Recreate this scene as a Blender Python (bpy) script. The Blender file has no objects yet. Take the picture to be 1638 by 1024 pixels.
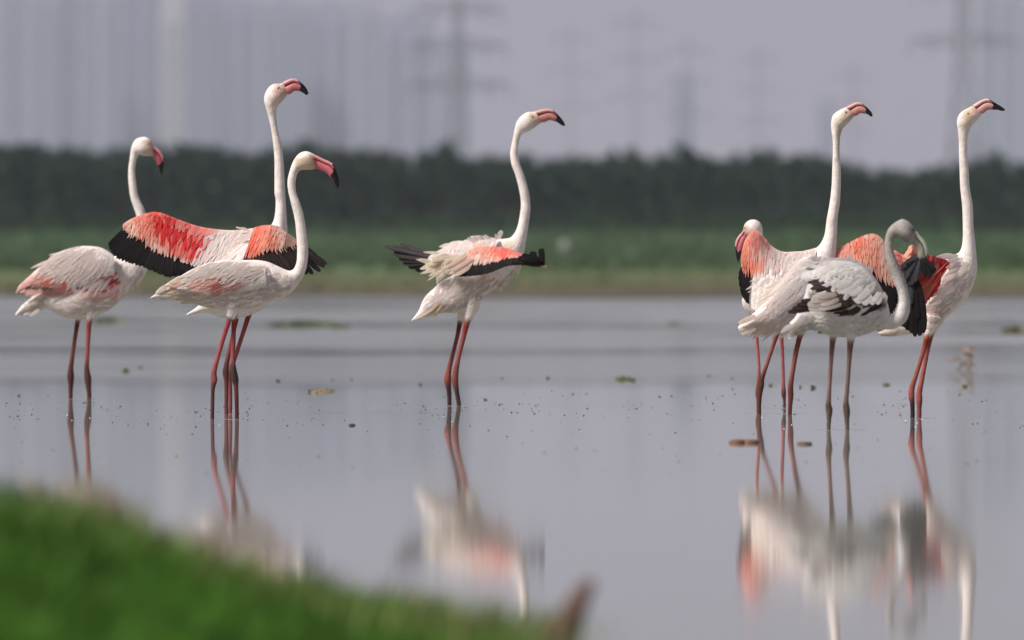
import bpy, math, random
import numpy as np
from mathutils import Vector, noise
from mathutils.bvhtree import BVHTree
from mathutils.kdtree import KDTree

random.seed(7); np.random.seed(7)
R = math.radians
sc = bpy.context.scene
col = sc.collection

# ------------------------------------------------------------------ camera, world, sun, exposure
F = 17850.0          # focal length in pixels of a 1638 px wide frame
CAMH = 0.7227        # lens height above the water
HOR = 397.0          # horizon row
cam = bpy.data.cameras.new('camera'); camo = bpy.data.objects.new('camera', cam); col.objects.link(camo)
camo.location = (0, 0, CAMH); camo.rotation_euler = (R(90), 0, 0)
cam.sensor_width = 36; cam.lens = F / 1638 * 36
cam.shift_y = -(512 - HOR) / 1638
cam.clip_start = 0.5; cam.clip_end = 20000
cam.dof.use_dof = True; cam.dof.focus_distance = 47.8; cam.dof.aperture_fstop = 5.0
sc.camera = camo

SUN_EL, SUN_AZ = 47.0, 241.0        # azimuth clockwise from +Y: behind the camera on the left
w = bpy.data.worlds.new('World'); sc.world = w; w.use_nodes = True
nt = w.node_tree; nt.nodes.clear()
out = nt.nodes.new('ShaderNodeOutputWorld')
sky = nt.nodes.new('ShaderNodeTexSky'); sky.sky_type = 'NISHITA'; sky.sun_disc = False
sky.sun_elevation = R(SUN_EL); sky.sun_rotation = R(SUN_AZ)
sky.air_density = 1.2; sky.dust_density = 5.0; sky.ozone_density = 1.0
b1 = nt.nodes.new('ShaderNodeBackground'); b1.inputs[1].default_value = 0.055
b2 = nt.nodes.new('ShaderNodeBackground'); b2.inputs[0].default_value = (0.302, 0.288, 0.350, 1); b2.inputs[1].default_value = 1.0
mx = nt.nodes.new('ShaderNodeMixShader'); mx.inputs[0].default_value = 0.86     # thin overcast veil over the clear sky
nt.links.new(sky.outputs[0], b1.inputs[0]); nt.links.new(b1.outputs[0], mx.inputs[1])
nt.links.new(b2.outputs[0], mx.inputs[2]); nt.links.new(mx.outputs[0], out.inputs[0])

sl = bpy.data.lights.new('sun', 'SUN'); sl.energy = 5.0; sl.angle = R(12); sl.color = (1.0, 0.95, 0.88)
so = bpy.data.objects.new('sun', sl); col.objects.link(so)
e, a = R(SUN_EL), R(SUN_AZ)
sd = Vector((math.sin(a) * math.cos(e), math.cos(a) * math.cos(e), math.sin(e)))
so.rotation_euler = sd.to_track_quat('Z', 'Y').to_euler(); so.location = (-20, -20, 40)
sc.view_settings.view_transform = 'Standard'; sc.view_settings.look = 'None'
sc.view_settings.exposure = 0.1; sc.view_settings.gamma = 1
sc.view_settings.use_curve_mapping = False
sc.cycles.volume_max_steps = 64
sc.cycles.max_bounces = 8
sc.cycles.caustics_reflective = False; sc.cycles.caustics_refractive = False

# ------------------------------------------------------------------ helpers
def W(px, py, d):
    return Vector(((px - 819) / F * d, d, CAMH - (py - HOR) / F * d))
def dist_at(py):                       # distance of a point on the water seen at row py
    return F * CAMH / (py - HOR)
def tag(o, label=None, cat=None, group=None, kind=None):
    if label: o['label'] = label
    if cat: o['category'] = cat
    if group: o['group'] = group
    if kind: o['kind'] = kind
    return o
def link(o, parent=None):
    col.objects.link(o)
    if parent is not None: o.parent = parent
    return o
def empty(name, loc):
    o = bpy.data.objects.new(name, None); o.location = loc; o.empty_display_size = 0.1
    return link(o)
class MB:
    def __init__(s): s.v = []; s.f = []; s.c = []
    def add(s, vs, fs, cs):
        n = len(s.v); s.v += [tuple(v) for v in vs]; s.f += [tuple(i + n for i in f) for f in fs]
        s.c += list(cs) if isinstance(cs, list) else [cs] * len(vs)
    def mesh(s, name, mat, smooth=True):
        me = bpy.data.meshes.new(name); me.from_pydata(s.v, [], s.f)
        ca = me.color_attributes.new('Col', 'FLOAT_COLOR', 'POINT')
        arr = np.ones((len(s.v), 4), dtype=np.float32); arr[:, :3] = np.array(s.c, dtype=np.float32).reshape(-1, 3)
        ca.data.foreach_set('color', arr.ravel())
        if smooth: me.polygons.foreach_set('use_smooth', [True] * len(me.polygons))
        me.materials.append(mat); me.update(); return me
    def build(s, name, mat, parent=None, smooth=True):
        return link(bpy.data.objects.new(name, s.mesh(name, mat, smooth)), parent)
    def box(s, a, b, c):
        x0, y0, z0 = a; x1, y1, z1 = b
        s.add([(x0,y0,z0),(x1,y0,z0),(x1,y1,z0),(x0,y1,z0),(x0,y0,z1),(x1,y0,z1),(x1,y1,z1),(x0,y1,z1)],
              [(0,3,2,1),(4,5,6,7),(0,1,5,4),(1,2,6,5),(2,3,7,6),(3,0,4,7)], c)
    def bar(s, p, q, r, c, n=4):
        p, q = Vector(p), Vector(q); t = (q - p).normalized()
        u = t.cross(Vector((0, 0, 1)) if abs(t.z) < .9 else Vector((1, 0, 0))).normalized(); v = t.cross(u)
        rr = r if isinstance(r, tuple) else (r, r); vs = []
        for e_, rad in ((p, rr[0]), (q, rr[1])):
            for k in range(n):
                an = 2 * math.pi * (k + .5) / n; vs.append(e_ + (u * math.cos(an) + v * math.sin(an)) * rad)
        fs = [(k, (k + 1) % n, n + (k + 1) % n, n + k) for k in range(n)] + [tuple(range(n))[::-1], tuple(range(n, 2 * n))]
        s.add(vs, fs, c)
def tube(mb, pts, rads, cols, n=8):
    """pts smoothed polyline -> tube with caps"""
    m = len(pts); vs = []; cs = []
    for i in range(m):
        t = (pts[min(i + 1, m - 1)] - pts[max(i - 1, 0)]).normalized()
        ref = Vector((0, 1, 0)) if abs(t.y) < .9 else Vector((1, 0, 0))
        u = t.cross(ref).normalized(); v = t.cross(u)
        for k in range(n):
            an = 2 * math.pi * k / n; vs.append(pts[i] + (u * math.cos(an) + v * math.sin(an)) * rads[i]); cs.append(cols[i])
    fs = [(i * n + k, i * n + (k + 1) % n, (i + 1) * n + (k + 1) % n, (i + 1) * n + k) for i in range(m - 1) for k in range(n)]
    fs += [tuple(range(n))[::-1], tuple(range((m - 1) * n, m * n))]
    mb.add(vs, fs, cs)
def cr(P, t):                           # Catmull-Rom through numpy rows
    n = len(P) - 1; i = min(int(t), n - 1); f = t - i
    p0, p1, p2, p3 = P[max(i - 1, 0)], P[i], P[i + 1], P[min(i + 2, n)]
    return .5 * ((2 * p1) + (p2 - p0) * f + (2 * p0 - 5 * p1 + 4 * p2 - p3) * f * f + (3 * p1 - p0 - 3 * p2 + p3) * f ** 3)
def nz(x, y, z=0.0, s=1.0): return noise.noise(Vector((x * s, y * s, z)))
def inside(poly, x, y):
    c = False; j = len(poly) - 1
    for i in range(len(poly)):
        xi, yi = poly[i]; xj, yj = poly[j]
        if (yi > y) != (yj > y) and x < (xj - xi) * (y - yi) / (yj - yi + 1e-9) + xi: c = not c
        j = i
    return c
def mixc(a, b, t): return tuple(a[i] * (1 - t) + b[i] * t for i in range(3))
def jit(c, s): 
    k = 1 + random.uniform(-s, s); return tuple(max(.002, min(.93, x * k * (1 + random.uniform(-s, s) * .3))) for x in c)

# ------------------------------------------------------------------ materials
def base_mat(name):
    m = bpy.data.materials.new(name); m.use_nodes = True
    return m, m.node_tree, m.node_tree.nodes['Principled BSDF']
def attr_mat(name, rough=.7, spec=.3, vary=.12, vscale=30, bump=0, bscale=200, bstretch=(1, 1, 1), transl=0, sheen=0):
    m, t, p = base_mat(name); N = t.nodes; L = t.links
    at = N.new('ShaderNodeAttribute'); at.attribute_name = 'Col'
    tc = N.new('ShaderNodeTexCoord'); mp = N.new('ShaderNodeMapping'); mp.inputs['Scale'].default_value = bstretch
    L.new(tc.outputs['Object'], mp.inputs[0])
    n1 = N.new('ShaderNodeTexNoise'); n1.inputs['Scale'].default_value = vscale; n1.inputs['Detail'].default_value = 5
    L.new(mp.outputs[0], n1.inputs[0])
    mr = N.new('ShaderNodeMapRange'); mr.inputs[1].default_value = .25; mr.inputs[2].default_value = .75
    mr.inputs[3].default_value = 1 - vary; mr.inputs[4].default_value = 1 + vary * .5
    L.new(n1.outputs[0], mr.inputs[0])
    vm = N.new('ShaderNodeVectorMath'); vm.operation = 'SCALE'
    L.new(at.outputs['Color'], vm.inputs[0]); L.new(mr.outputs[0], vm.inputs['Scale'])
    L.new(vm.outputs[0], p.inputs['Base Color'])
    p.inputs['Roughness'].default_value = rough; p.inputs['Specular IOR Level'].default_value = spec
    if sheen: p.inputs['Sheen Weight'].default_value = sheen; p.inputs['Sheen Roughness'].default_value = .5
    if bump:
        n2 = N.new('ShaderNodeTexNoise'); n2.inputs['Scale'].default_value = bscale; n2.inputs['Detail'].default_value = 4
        L.new(mp.outputs[0], n2.inputs[0])
        b = N.new('ShaderNodeBump'); b.inputs['Strength'].default_value = bump; b.inputs['Distance'].default_value = .004
        L.new(n2.outputs[0], b.inputs['Height']); L.new(b.outputs[0], p.inputs['Normal'])
    if transl:
        tr = N.new('ShaderNodeBsdfTranslucent'); L.new(vm.outputs[0], tr.inputs[0])
        ms = N.new('ShaderNodeMixShader'); ms.inputs[0].default_value = transl
        L.new(p.outputs[0], ms.inputs[1]); L.new(tr.outputs[0], ms.inputs[2])
        L.new(ms.outputs[0], N['Material Output'].inputs[0])
    return m
M_body = attr_mat('plumage_skin', .9, .10, .20, 38, .75, 130)
M_feat = attr_mat('feather_vane', .85, .10, .10, 60, .2, 260, (1, 1, 1), .42)
M_flight = attr_mat('flight_feather_vane', .75, .09, .3, 90, .2, 260, (1, 1, 1), .04)
M_bill = attr_mat('bill_keratin', .38, .45, .12, 60, .15, 200)
M_eye = attr_mat('eye_gloss', .1, .6, .05, 50)
M_leaf = attr_mat('leaf', .6, .3, .25, 3, 0, 1, (1, 1, 1), .2)
M_far = attr_mat('facade', .8, .2, .1, .08)
M_steel = attr_mat('galvanised_steel', .5, .4, .1, 1)
M_wood = attr_mat('weathered_wood', .8, .2, .4, 30, .6, 60, (1, 1, .2))
M_grass = attr_mat('grass_blade', .7, .12, .2, 5, 0, 1, (1, 1, 1), .3)
M_float = attr_mat('floating_matter', .7, .3, .3, 40, .5, 90)

# ------------------------------------------------------------------ air: even haze
def volume_box(a, b, dens):
    mb = MB(); mb.box(a, b, (1, 1, 1))
    m = bpy.data.materials.new('haze_air'); m.use_nodes = True; t = m.node_tree; t.nodes.clear()
    o_ = t.nodes.new('ShaderNodeOutputMaterial'); v = t.nodes.new('ShaderNodeVolumePrincipled')
    v.inputs['Color'].default_value = (.84, .88, 1.0, 1); v.inputs['Density'].default_value = dens; v.inputs['Anisotropy'].default_value = 0.0
    t.links.new(v.outputs[0], o_.inputs['Volume'])
    o = mb.build('haze', m, None, False); tag(o, kind='stuff'); return o
volume_box((-2600, -60, -1.6), (2600, 5700, 132), 0.000115)

# ------------------------------------------------------------------ terrain and water
def gz(d):                              # height of the far shore land
    return float(np.interp(d, [150, 158, 164, 200, 280, 330, 400, 470, 540, 700, 6000], [-.12, -.03, .03, .07, .13, .24, .62, 1.1, 1.55, 1.75, 1.9]))
def grid(name, xs, ys, zf, mat, kind='structure'):
    vs = [(x, y, zf(x, y)) for y in ys for x in xs]; n = len(xs)
    fs = [(j * n + i, j * n + i + 1, (j + 1) * n + i + 1, (j + 1) * n + i) for j in range(len(ys) - 1) for i in range(n - 1)]
    me = bpy.data.meshes.new(name); me.from_pydata(vs, [], fs); me.polygons.foreach_set('use_smooth', [True] * len(fs))
    me.materials.append(mat); o = link(bpy.data.objects.new(name, me)); tag(o, kind=kind); return o

m, t, p = base_mat('meadow_soil'); N = t.nodes; L = t.links
tc = N.new('ShaderNodeTexCoord'); sx = N.new('ShaderNodeSeparateXYZ'); L.new(tc.outputs['Object'], sx.inputs[0])
mp = N.new('ShaderNodeMapping'); mp.inputs['Scale'].default_value = (.22, .02, 1); L.new(tc.outputs['Object'], mp.inputs[0])
n1 = N.new('ShaderNodeTexNoise'); n1.inputs['Scale'].default_value = 1.0; n1.inputs['Detail'].default_value = 5; L.new(mp.outputs[0], n1.inputs[0])
ma = N.new('ShaderNodeMath'); ma.operation = 'MULTIPLY_ADD'; ma.inputs[1].default_value = 90; L.new(n1.outputs[0], ma.inputs[0]); L.new(sx.outputs[1], ma.inputs[2])
mr = N.new('ShaderNodeMapRange'); mr.inputs[1].default_value = 150; mr.inputs[2].default_value = 620; L.new(ma.outputs[0], mr.inputs[0])
rp = N.new('ShaderNodeValToRGB'); L.new(mr.outputs[0], rp.inputs[0])
els = rp.color_ramp.elements
els[0].position = .0; els[0].color = (.075, .068, .052, 1); els[1].position = 1; els[1].color = (.055, .12, .045, 1)
for pos, c in ((.13, (.085, .075, .056)), (.22, (.105, .105, .055)), (.36, (.10, .14, .06)), (.46, (.082, .13, .075)), (.62, (.078, .145, .075)), (.8, (.078, .145, .07))):
    e_ = els.new(pos); e_.color = (*c, 1)
n2 = N.new('ShaderNodeTexNoise'); n2.inputs['Scale'].default_value = 3.0; n2.inputs['Detail'].default_value = 6; L.new(mp.outputs[0], n2.inputs[0])
hm = N.new('ShaderNodeMixRGB'); hm.blend_type = 'MULTIPLY'; hm.inputs[0].default_value = .6; L.new(rp.outputs[0], hm.inputs[1])
r2 = N.new('ShaderNodeMapRange'); r2.inputs[1].default_value = .3; r2.inputs[2].default_value = .7; r2.inputs[3].default_value = .6; r2.inputs[4].default_value = 1.25
L.new(n2.outputs[0], r2.inputs[0]); L.new(r2.outputs[0], hm.inputs[2]); L.new(hm.outputs[0], p.inputs['Base Color'])
p.inputs['Roughness'].default_value = .95; p.inputs['Specular IOR Level'].default_value = .1
M_meadow = m
ys = [152 + i * 2 for i in range(20)] + [192 + i * 8 for i in range(52)] + [620, 700, 900, 1300, 2000, 3500, 5650]
xs = [-2500, -900, -300, -120] + [-60 + i * 1.5 for i in range(81)] + [120, 300, 900, 2500]
def mz(x, y):
    k = min(1, max(0, (y - 190) / 100))
    return gz(y + (9 * nz(x, y * .4, 3, .10) + 4 * nz(x, y, 5, .4)) * min(1, max(0, (260 - y) / 40)) + 4 * nz(x, y, 3, .12)) + .06 * k * nz(x, y, 1, .35) + .015 * nz(x, y, 9, .8)
grid('far_meadow_ground', xs, ys, mz, M_meadow)

m, t, p = base_mat('mud'); p.inputs['Roughness'].default_value = .9
n1 = t.nodes.new('ShaderNodeTexNoise'); n1.inputs['Scale'].default_value = 2; n1.inputs['Detail'].default_value = 6
rp = t.nodes.new('ShaderNodeValToRGB'); rp.color_ramp.elements[0].color = (.07, .06, .045, 1); rp.color_ramp.elements[1].color = (.16, .135, .10, 1)
t.links.new(n1.outputs[0], rp.inputs[0]); t.links.new(rp.outputs[0], p.inputs['Base Color'])
M_mud = m
grid('mud_bed', [-2400, -40, 0, 40, 2400], [-50, 0, 60, 170, 260], lambda x, y: -.10 if y < 200 else -.3, M_mud)

m, t, p = base_mat('lake_water'); N = t.nodes; L = t.links
p.inputs['Base Color'].default_value = (.24, .245, .215, 1); p.inputs['IOR'].default_value = 1.333
tc = N.new('ShaderNodeTexCoord'); sx = N.new('ShaderNodeSeparateXYZ'); L.new(tc.outputs['Object'], sx.inputs[0])
mp = N.new('ShaderNodeMapping'); mp.inputs['Scale'].default_value = (.28, .06, 1); L.new(tc.outputs['Object'], mp.inputs[0])
n1 = N.new('ShaderNodeTexNoise'); n1.inputs['Scale'].default_value = 1; n1.inputs['Detail'].default_value = 4; L.new(mp.outputs[0], n1.inputs[0])
# roughness follows the breeze: glassy in the middle distance, ruffled further out and a little near the bank
ma = N.new('ShaderNodeMath'); ma.operation = 'MULTIPLY_ADD'; ma.inputs[1].default_value = 16; L.new(n1.outputs[0], ma.inputs[0]); L.new(sx.outputs[1], ma.inputs[2])
mr = N.new('ShaderNodeMapRange'); mr.inputs[1].default_value = 27; mr.inputs[2].default_value = 187; L.new(ma.outputs[0], mr.inputs[0])
rr = N.new('ShaderNodeValToRGB'); L.new(mr.outputs[0], rr.inputs[0]); E_ = rr.color_ramp.elements
def rpos(d): return (d - 20) / 160.0
E_[0].position = rpos(30); E_[0].color = (.040,) * 3 + (1,); E_[1].position = rpos(160); E_[1].color = (.085,) * 3 + (1,)
for d_, v_ in ((46, .030), (58, .026), (67, .10), (80, .052), (88, .115), (105, .060), (116, .10)):
    q = E_.new(rpos(d_)); q.color = (v_, v_, v_, 1)
mp2 = N.new('ShaderNodeMapping'); mp2.inputs['Scale'].default_value = (.22, .13, 1); L.new(tc.outputs['Object'], mp2.inputs[0])
n2 = N.new('ShaderNodeTexNoise'); n2.inputs['Scale'].default_value = 1; n2.inputs['Detail'].default_value = 5; n2.inputs['Roughness'].default_value = .65; L.new(mp2.outputs[0], n2.inputs[0])
mr2 = N.new('ShaderNodeMapRange'); mr2.inputs[1].default_value = .38; mr2.inputs[2].default_value = .62; mr2.inputs[3].default_value = .65; mr2.inputs[4].default_value = 1.5
L.new(n2.outputs[0], mr2.inputs[0])
mf = N.new('ShaderNodeMapRange'); mf.inputs[1].default_value = 58; mf.inputs[2].default_value = 95; L.new(sx.outputs[1], mf.inputs[0])
mo = N.new('ShaderNodeMix'); mo.inputs[2].default_value = 1.0; L.new(mf.outputs[0], mo.inputs[0]); L.new(mr2.outputs[0], mo.inputs[3])
mi = N.new('ShaderNodeMath'); mi.operation = 'MULTIPLY'; L.new(rr.outputs[0], mi.inputs[0]); L.new(mo.outputs[0], mi.inputs[1])
L.new(mi.outputs[0], p.inputs['Roughness'])
M_water = m
grid('lake_water', [-2400, -200, -30, 0, 30, 200, 2400], [-50, 5, 20, 40, 60, 90, 130, 170, 240], lambda x, y: 0.0, M_water)

# near bank
def bz(x, d):
    k = float(np.interp(x, [-6, -1.3, -.92, -.75, -.64, -.45, -.3, -.1, .1, .3, 6], [.28, .235, .185, .155, .10, .035, -.002, -.03, -.065, -.12, -.16]))
    e_ = max(0, min(1, (23.2 - d) / 2.6)); e_ = e_ * e_ * (3 - 2 * e_)
    return (k + .12) * e_ - .12 + .015 * nz(x, d, 2, 2.5)
m, t, p = base_mat('bank_soil'); p.inputs['Roughness'].default_value = .95
n1 = t.nodes.new('ShaderNodeTexNoise'); n1.inputs['Scale'].default_value = 9; n1.inputs['Detail'].default_value = 6
rp = t.nodes.new('ShaderNodeValToRGB'); rp.color_ramp.elements[0].color = (.03, .05, .015, 1); rp.color_ramp.elements[1].color = (.09, .075, .04, 1)
t.links.new(n1.outputs[0], rp.inputs[0]); t.links.new(rp.outputs[0], p.inputs['Base Color'])
grid('near_bank_ground', [-6, -4, -3] + [-2 + i * .08 for i in range(40)] + [1.5, 3, 6], [4, 7, 10] + [12 + i * .25 for i in range(49)], bz, m)

# ------------------------------------------------------------------ far city: tower blocks
DB = 5000.0; S5 = F / DB
def block(x0, x1, ytop, tone, label, dz=0, bays=2, name='tower_block', pale=None):
    d = DB + dz; s = F / d; g0 = mz(0, d)
    wx0, wx1 = (x0 - 819) / s, (x1 - 819) / s; top = CAMH - (ytop - HOR) / s
    cx = (wx0 + wx1) / 2; tone = mixc(tone, (.30, .325, .46), .70); x0 -= 1.5; x1 += 1.5; r = empty(name, (cx, d, g0)); tag(r, label, 'building', 'hazy tower blocks beyond the trees')  # haze painted into the facade tone, on top of the haze volume
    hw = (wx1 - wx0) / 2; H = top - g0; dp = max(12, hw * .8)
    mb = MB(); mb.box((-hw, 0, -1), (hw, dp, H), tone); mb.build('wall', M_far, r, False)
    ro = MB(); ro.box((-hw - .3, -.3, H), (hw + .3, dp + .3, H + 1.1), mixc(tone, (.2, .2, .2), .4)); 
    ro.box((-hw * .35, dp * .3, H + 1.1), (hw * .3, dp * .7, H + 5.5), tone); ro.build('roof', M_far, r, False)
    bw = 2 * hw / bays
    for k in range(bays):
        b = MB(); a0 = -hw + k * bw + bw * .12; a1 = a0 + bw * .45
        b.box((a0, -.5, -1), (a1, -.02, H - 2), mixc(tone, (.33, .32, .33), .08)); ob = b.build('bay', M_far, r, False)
        wn = MB()
        nf = int((H - 6) / 3.1)
        for fl in range(nf):
            z = 3 + fl * 3.1
            wn.box((a0 + (a1 - a0) * .12, -.56, z), (a1 - (a1 - a0) * .12, -.48, z + 1.7), (.13, .15, .19))
            wn.box((a1 + bw * .06, -.08, z), (a1 + bw * .3, .0 - .01, z + 1.6), (.13, .15, .19))
        ow = wn.build('windows', M_far, ob, False); ow['kind'] = 'stuff'
    return r
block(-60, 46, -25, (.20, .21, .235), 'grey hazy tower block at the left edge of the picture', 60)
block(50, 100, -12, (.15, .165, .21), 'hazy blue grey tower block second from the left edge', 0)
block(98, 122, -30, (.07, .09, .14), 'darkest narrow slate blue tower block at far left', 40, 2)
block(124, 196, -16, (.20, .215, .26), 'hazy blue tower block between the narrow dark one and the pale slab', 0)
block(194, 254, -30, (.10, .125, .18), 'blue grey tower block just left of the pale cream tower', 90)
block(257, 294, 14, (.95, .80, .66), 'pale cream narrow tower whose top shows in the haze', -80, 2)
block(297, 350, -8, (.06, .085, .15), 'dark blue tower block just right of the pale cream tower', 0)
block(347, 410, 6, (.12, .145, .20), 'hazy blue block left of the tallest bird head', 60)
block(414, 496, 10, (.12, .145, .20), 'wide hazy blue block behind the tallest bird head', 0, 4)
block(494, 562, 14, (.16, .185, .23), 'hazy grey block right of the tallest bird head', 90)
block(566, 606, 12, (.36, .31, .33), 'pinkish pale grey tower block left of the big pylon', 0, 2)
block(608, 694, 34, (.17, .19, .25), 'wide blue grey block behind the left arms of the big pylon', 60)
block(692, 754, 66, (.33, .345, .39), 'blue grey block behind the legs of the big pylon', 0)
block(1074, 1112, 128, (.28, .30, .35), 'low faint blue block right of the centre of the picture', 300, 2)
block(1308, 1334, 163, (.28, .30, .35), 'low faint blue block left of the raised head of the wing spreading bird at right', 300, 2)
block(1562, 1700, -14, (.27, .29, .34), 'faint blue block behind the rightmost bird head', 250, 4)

# ------------------------------------------------------------------ pylons
def pylon(px, d, H, arm, label, hb=7.0):
    g = mz(0, d); x = (px - 819) / F * d
    r = empty('pylon', (x, d, g)); tag(r, label, 'pylon', 'power pylons in the haze')
    c = (.07, .075, .085); mb = MB(); zs = [0, H * .16, H * .3, H * .42, H * .53, H * .62, H * .7, H * .78, H * .86, H * .93, H]
    wd = lambda z: float(np.interp(z, [0, H * .55, H], [hb, hb * .34, hb * .16]))
    th = .19 if d < 3000 else .10
    for s1 in (-1, 1):
        for s2 in (-1, 1):
            for i in range(len(zs) - 1):
                a, b = wd(zs[i]) / 1, wd(zs[i + 1])
                mb.bar((s1 * a, s2 * a, zs[i]), (s1 * b, s2 * b, zs[i + 1]), th * 1.3, c)
    lat = MB()
    for i in range(len(zs) - 1):
        a, b = wd(zs[i]), wd(zs[i + 1]); z0, z1 = zs[i], zs[i + 1]
        for s1 in (-1, 1):
            lat.bar((-a, s1 * a, z0), (b, s1 * b, z1), th * .8, c); lat.bar((a, s1 * a, z0), (-b, s1 * b, z1), th * .8, c)
            lat.bar((s1 * a, -a, z0), (s1 * b, b, z1), th * .8, c); lat.bar((-b, s1 * b, z1), (b, s1 * b, z1), th, c)
    mb.build('tower_legs', M_steel, r, False); lat.build('lattice', M_steel, r, False)
    for z, ln in ((H * .62, arm), (H * .78, arm * .92), (H * .93, arm * .85)):
        b = wd(z)
        for s1 in (-1, 1):
            am = MB()
            for s2 in (-1, 1):
                am.bar((s1 * b, s2 * b, z), (s1 * ln, 0, z + 1.2), th * 1.2, c); am.bar((s1 * b, s2 * b, z + 2.6), (s1 * ln, 0, z + 1.2), th * 1.2, c)
            for k in range(5):
                f0, f1 = k / 5, (k + .5) / 5; X = lambda f: s1 * (b + (ln - b) * f)
                am.bar((X(f0), -b * (1 - f0), z + 1.2 * f0), (X(f1), -b * (1 - f1), z + 2.6 - 1.4 * f1), th * .8, c)
                am.bar((X(f0), b * (1 - f0), z + 1.2 * f0), (X(f1), b * (1 - f1), z + 2.6 - 1.4 * f1), th * .8, c)
            ob = am.build('cross_arm', M_steel, r, False)
            for kx in (1, .62):
                ins = MB(); ins.bar((s1 * ln * kx, 0, z + .9), (s1 * ln * kx, 0, z - 2.2), .16, (.12, .1, .1), 6); ins.build('insulator', M_steel, ob, False)
    return r
def pyl(px, d, ytop, arm_px, label, hb_px=26):
    s = F / d; H = (HOR - ytop) / s + CAMH - mz(0, d); return pylon(px, d, H, arm_px / s, label, hb_px / s)
pyl(733, 2300, -5, 82, 'largest dark lattice pylon with three pairs of arms, left of centre')
pyl(1541, 2400, -120, 84, 'large lattice pylon above the rightmost birds, its top cut by the frame', 34)
pyl(1016, 3900, 15, 46, 'faint pylon in the haze right of the centre bird head', 18)
pyl(912, 4300, 40, 40, 'very faint pylon just right of the centre bird bill', 14)
pyl(1100, 4100, 60, 42, 'faint pylon standing over the low blue block right of centre', 14)
pyl(1213, 4400, 75, 34, 'small faint pylon left of the right hand group of birds', 14)
pyl(1366, 4500, 105, 32, 'smallest faint pylon just above the wing spreading bird head at right', 12)

# ------------------------------------------------------------------ tree belt
DT = 550.0
def tree_mesh(seed):
    rnd = random.Random(seed); cm = MB(); tm = MB(); H = 4.0
    pts = [Vector((.05 * nz(i, seed), .05 * nz(seed, i), i * H / 6)) for i in range(7)]
    tube(tm, pts, [.06 * (1 - i / 7.5) for i in range(7)], [(.10, .085, .07)] * 7, 6)
    wid = rnd.uniform(.55, .8); cl = []
    for k in range(46):
        z = H * (.12 + .86 * rnd.random() ** .85); f = 1 - z / H
        r = wid * (.16 + 1.0 * min(1, f * 2.0) ** .8) * rnd.uniform(.35, 1.05); an = rnd.uniform(0, 6.28)
        cl.append((r * math.cos(an), r * math.sin(an), z, rnd.uniform(.14, .34), rnd.uniform(.55, 1.35)))
        if k % 3 == 0: tm.bar((0, 0, z - .25), (r * math.cos(an), r * math.sin(an), z), (.02, .008), (.1, .085, .07), 4)
    for (x, y, z, rr, tone) in cl:
        for _ in range(16):
            v = Vector((rnd.gauss(0, 1), rnd.gauss(0, 1), rnd.gauss(0, 1.25))) * rr * .62 + Vector((x, y, z))
            n = Vector((rnd.gauss(0, 1), rnd.gauss(0, 1), rnd.gauss(.5, 1))).normalized(); u = n.orthogonal().normalized(); w_ = n.cross(u); s = rnd.uniform(.05, .11)
            c = tuple(q * tone * rnd.uniform(.8, 1.2) for q in (.014, .046, .027))
            cm.add([v - u * s - w_ * s * .5, v + u * s - w_ * s * .5, v + u * s * .6 + w_ * s * 1.3, v - u * s * .6 + w_ * s * 1.3], [(0, 1, 2, 3)], c)
    return tm.mesh('trunk', M_wood), cm.mesh('crown', M_leaf, False)
TM = [tree_mesh(k) for k in range(6)]
topx = [-200, 0, 60, 130, 200, 290, 380, 430, 490, 540, 600, 650, 715, 770, 830, 900, 950, 1010, 1050, 1095, 1150, 1200, 1245, 1300, 1340, 1400, 1450, 1520, 1590, 1640, 1840]
topy = [238 + (v - 244) * .75 for v in (232, 232, 236, 240, 238, 232, 243, 243, 234, 242, 240, 256, 240, 256, 250, 258, 258, 248, 257, 244, 260, 256, 246, 254, 266, 282, 280, 272, 262, 266, 264)]
special = {490: 'tallest dark tree tip between the two tall bird necks on the left', 716: 'pointed tree rising at the foot of the big pylon', 1096: 'pointed dark tree top right of the centre bird', 1590: 'dark bushy tree at the right end of the belt'}
def add_tree(px, d, fy, label, wf=1.0):
    s = F / d; x = (px - 819) / s; g = mz(x, d) - .02; ty = float(np.interp(px, topx, topy)) + fy
    H = (HOR - ty) / s + CAMH - g
    if H < .8: return
    tm, cm = random.choice(TM); r = empty('tree', (x, d, g)); r.rotation_euler.z = random.uniform(0, 6.28); k = H / 4.0
    kw = k * random.uniform(.95, 1.35) * wf; r.scale = (kw, kw, k)
    tag(r, label, 'tree', 'trees of the dark belt')
    link(bpy.data.objects.new('trunk', tm), r); link(bpy.data.objects.new('crown', cm), r)
for row, (dd, sp, fy) in enumerate(((0, 38, 24), (9, 34, 14), (18, 32, 6), (28, 33, 0), (38, 34, 3))):
    px = -140 + row * 9
    while px < 1780:
        add_tree(px + random.uniform(-8, 8), DT + dd + random.uniform(-3, 3), fy + abs(random.gauss(0, 9)), 'dark green slender tree in the dense blurred belt behind the meadow')
        px += sp
for px, lab in special.items(): add_tree(px, DT + 14, -5, lab, .95)
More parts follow.
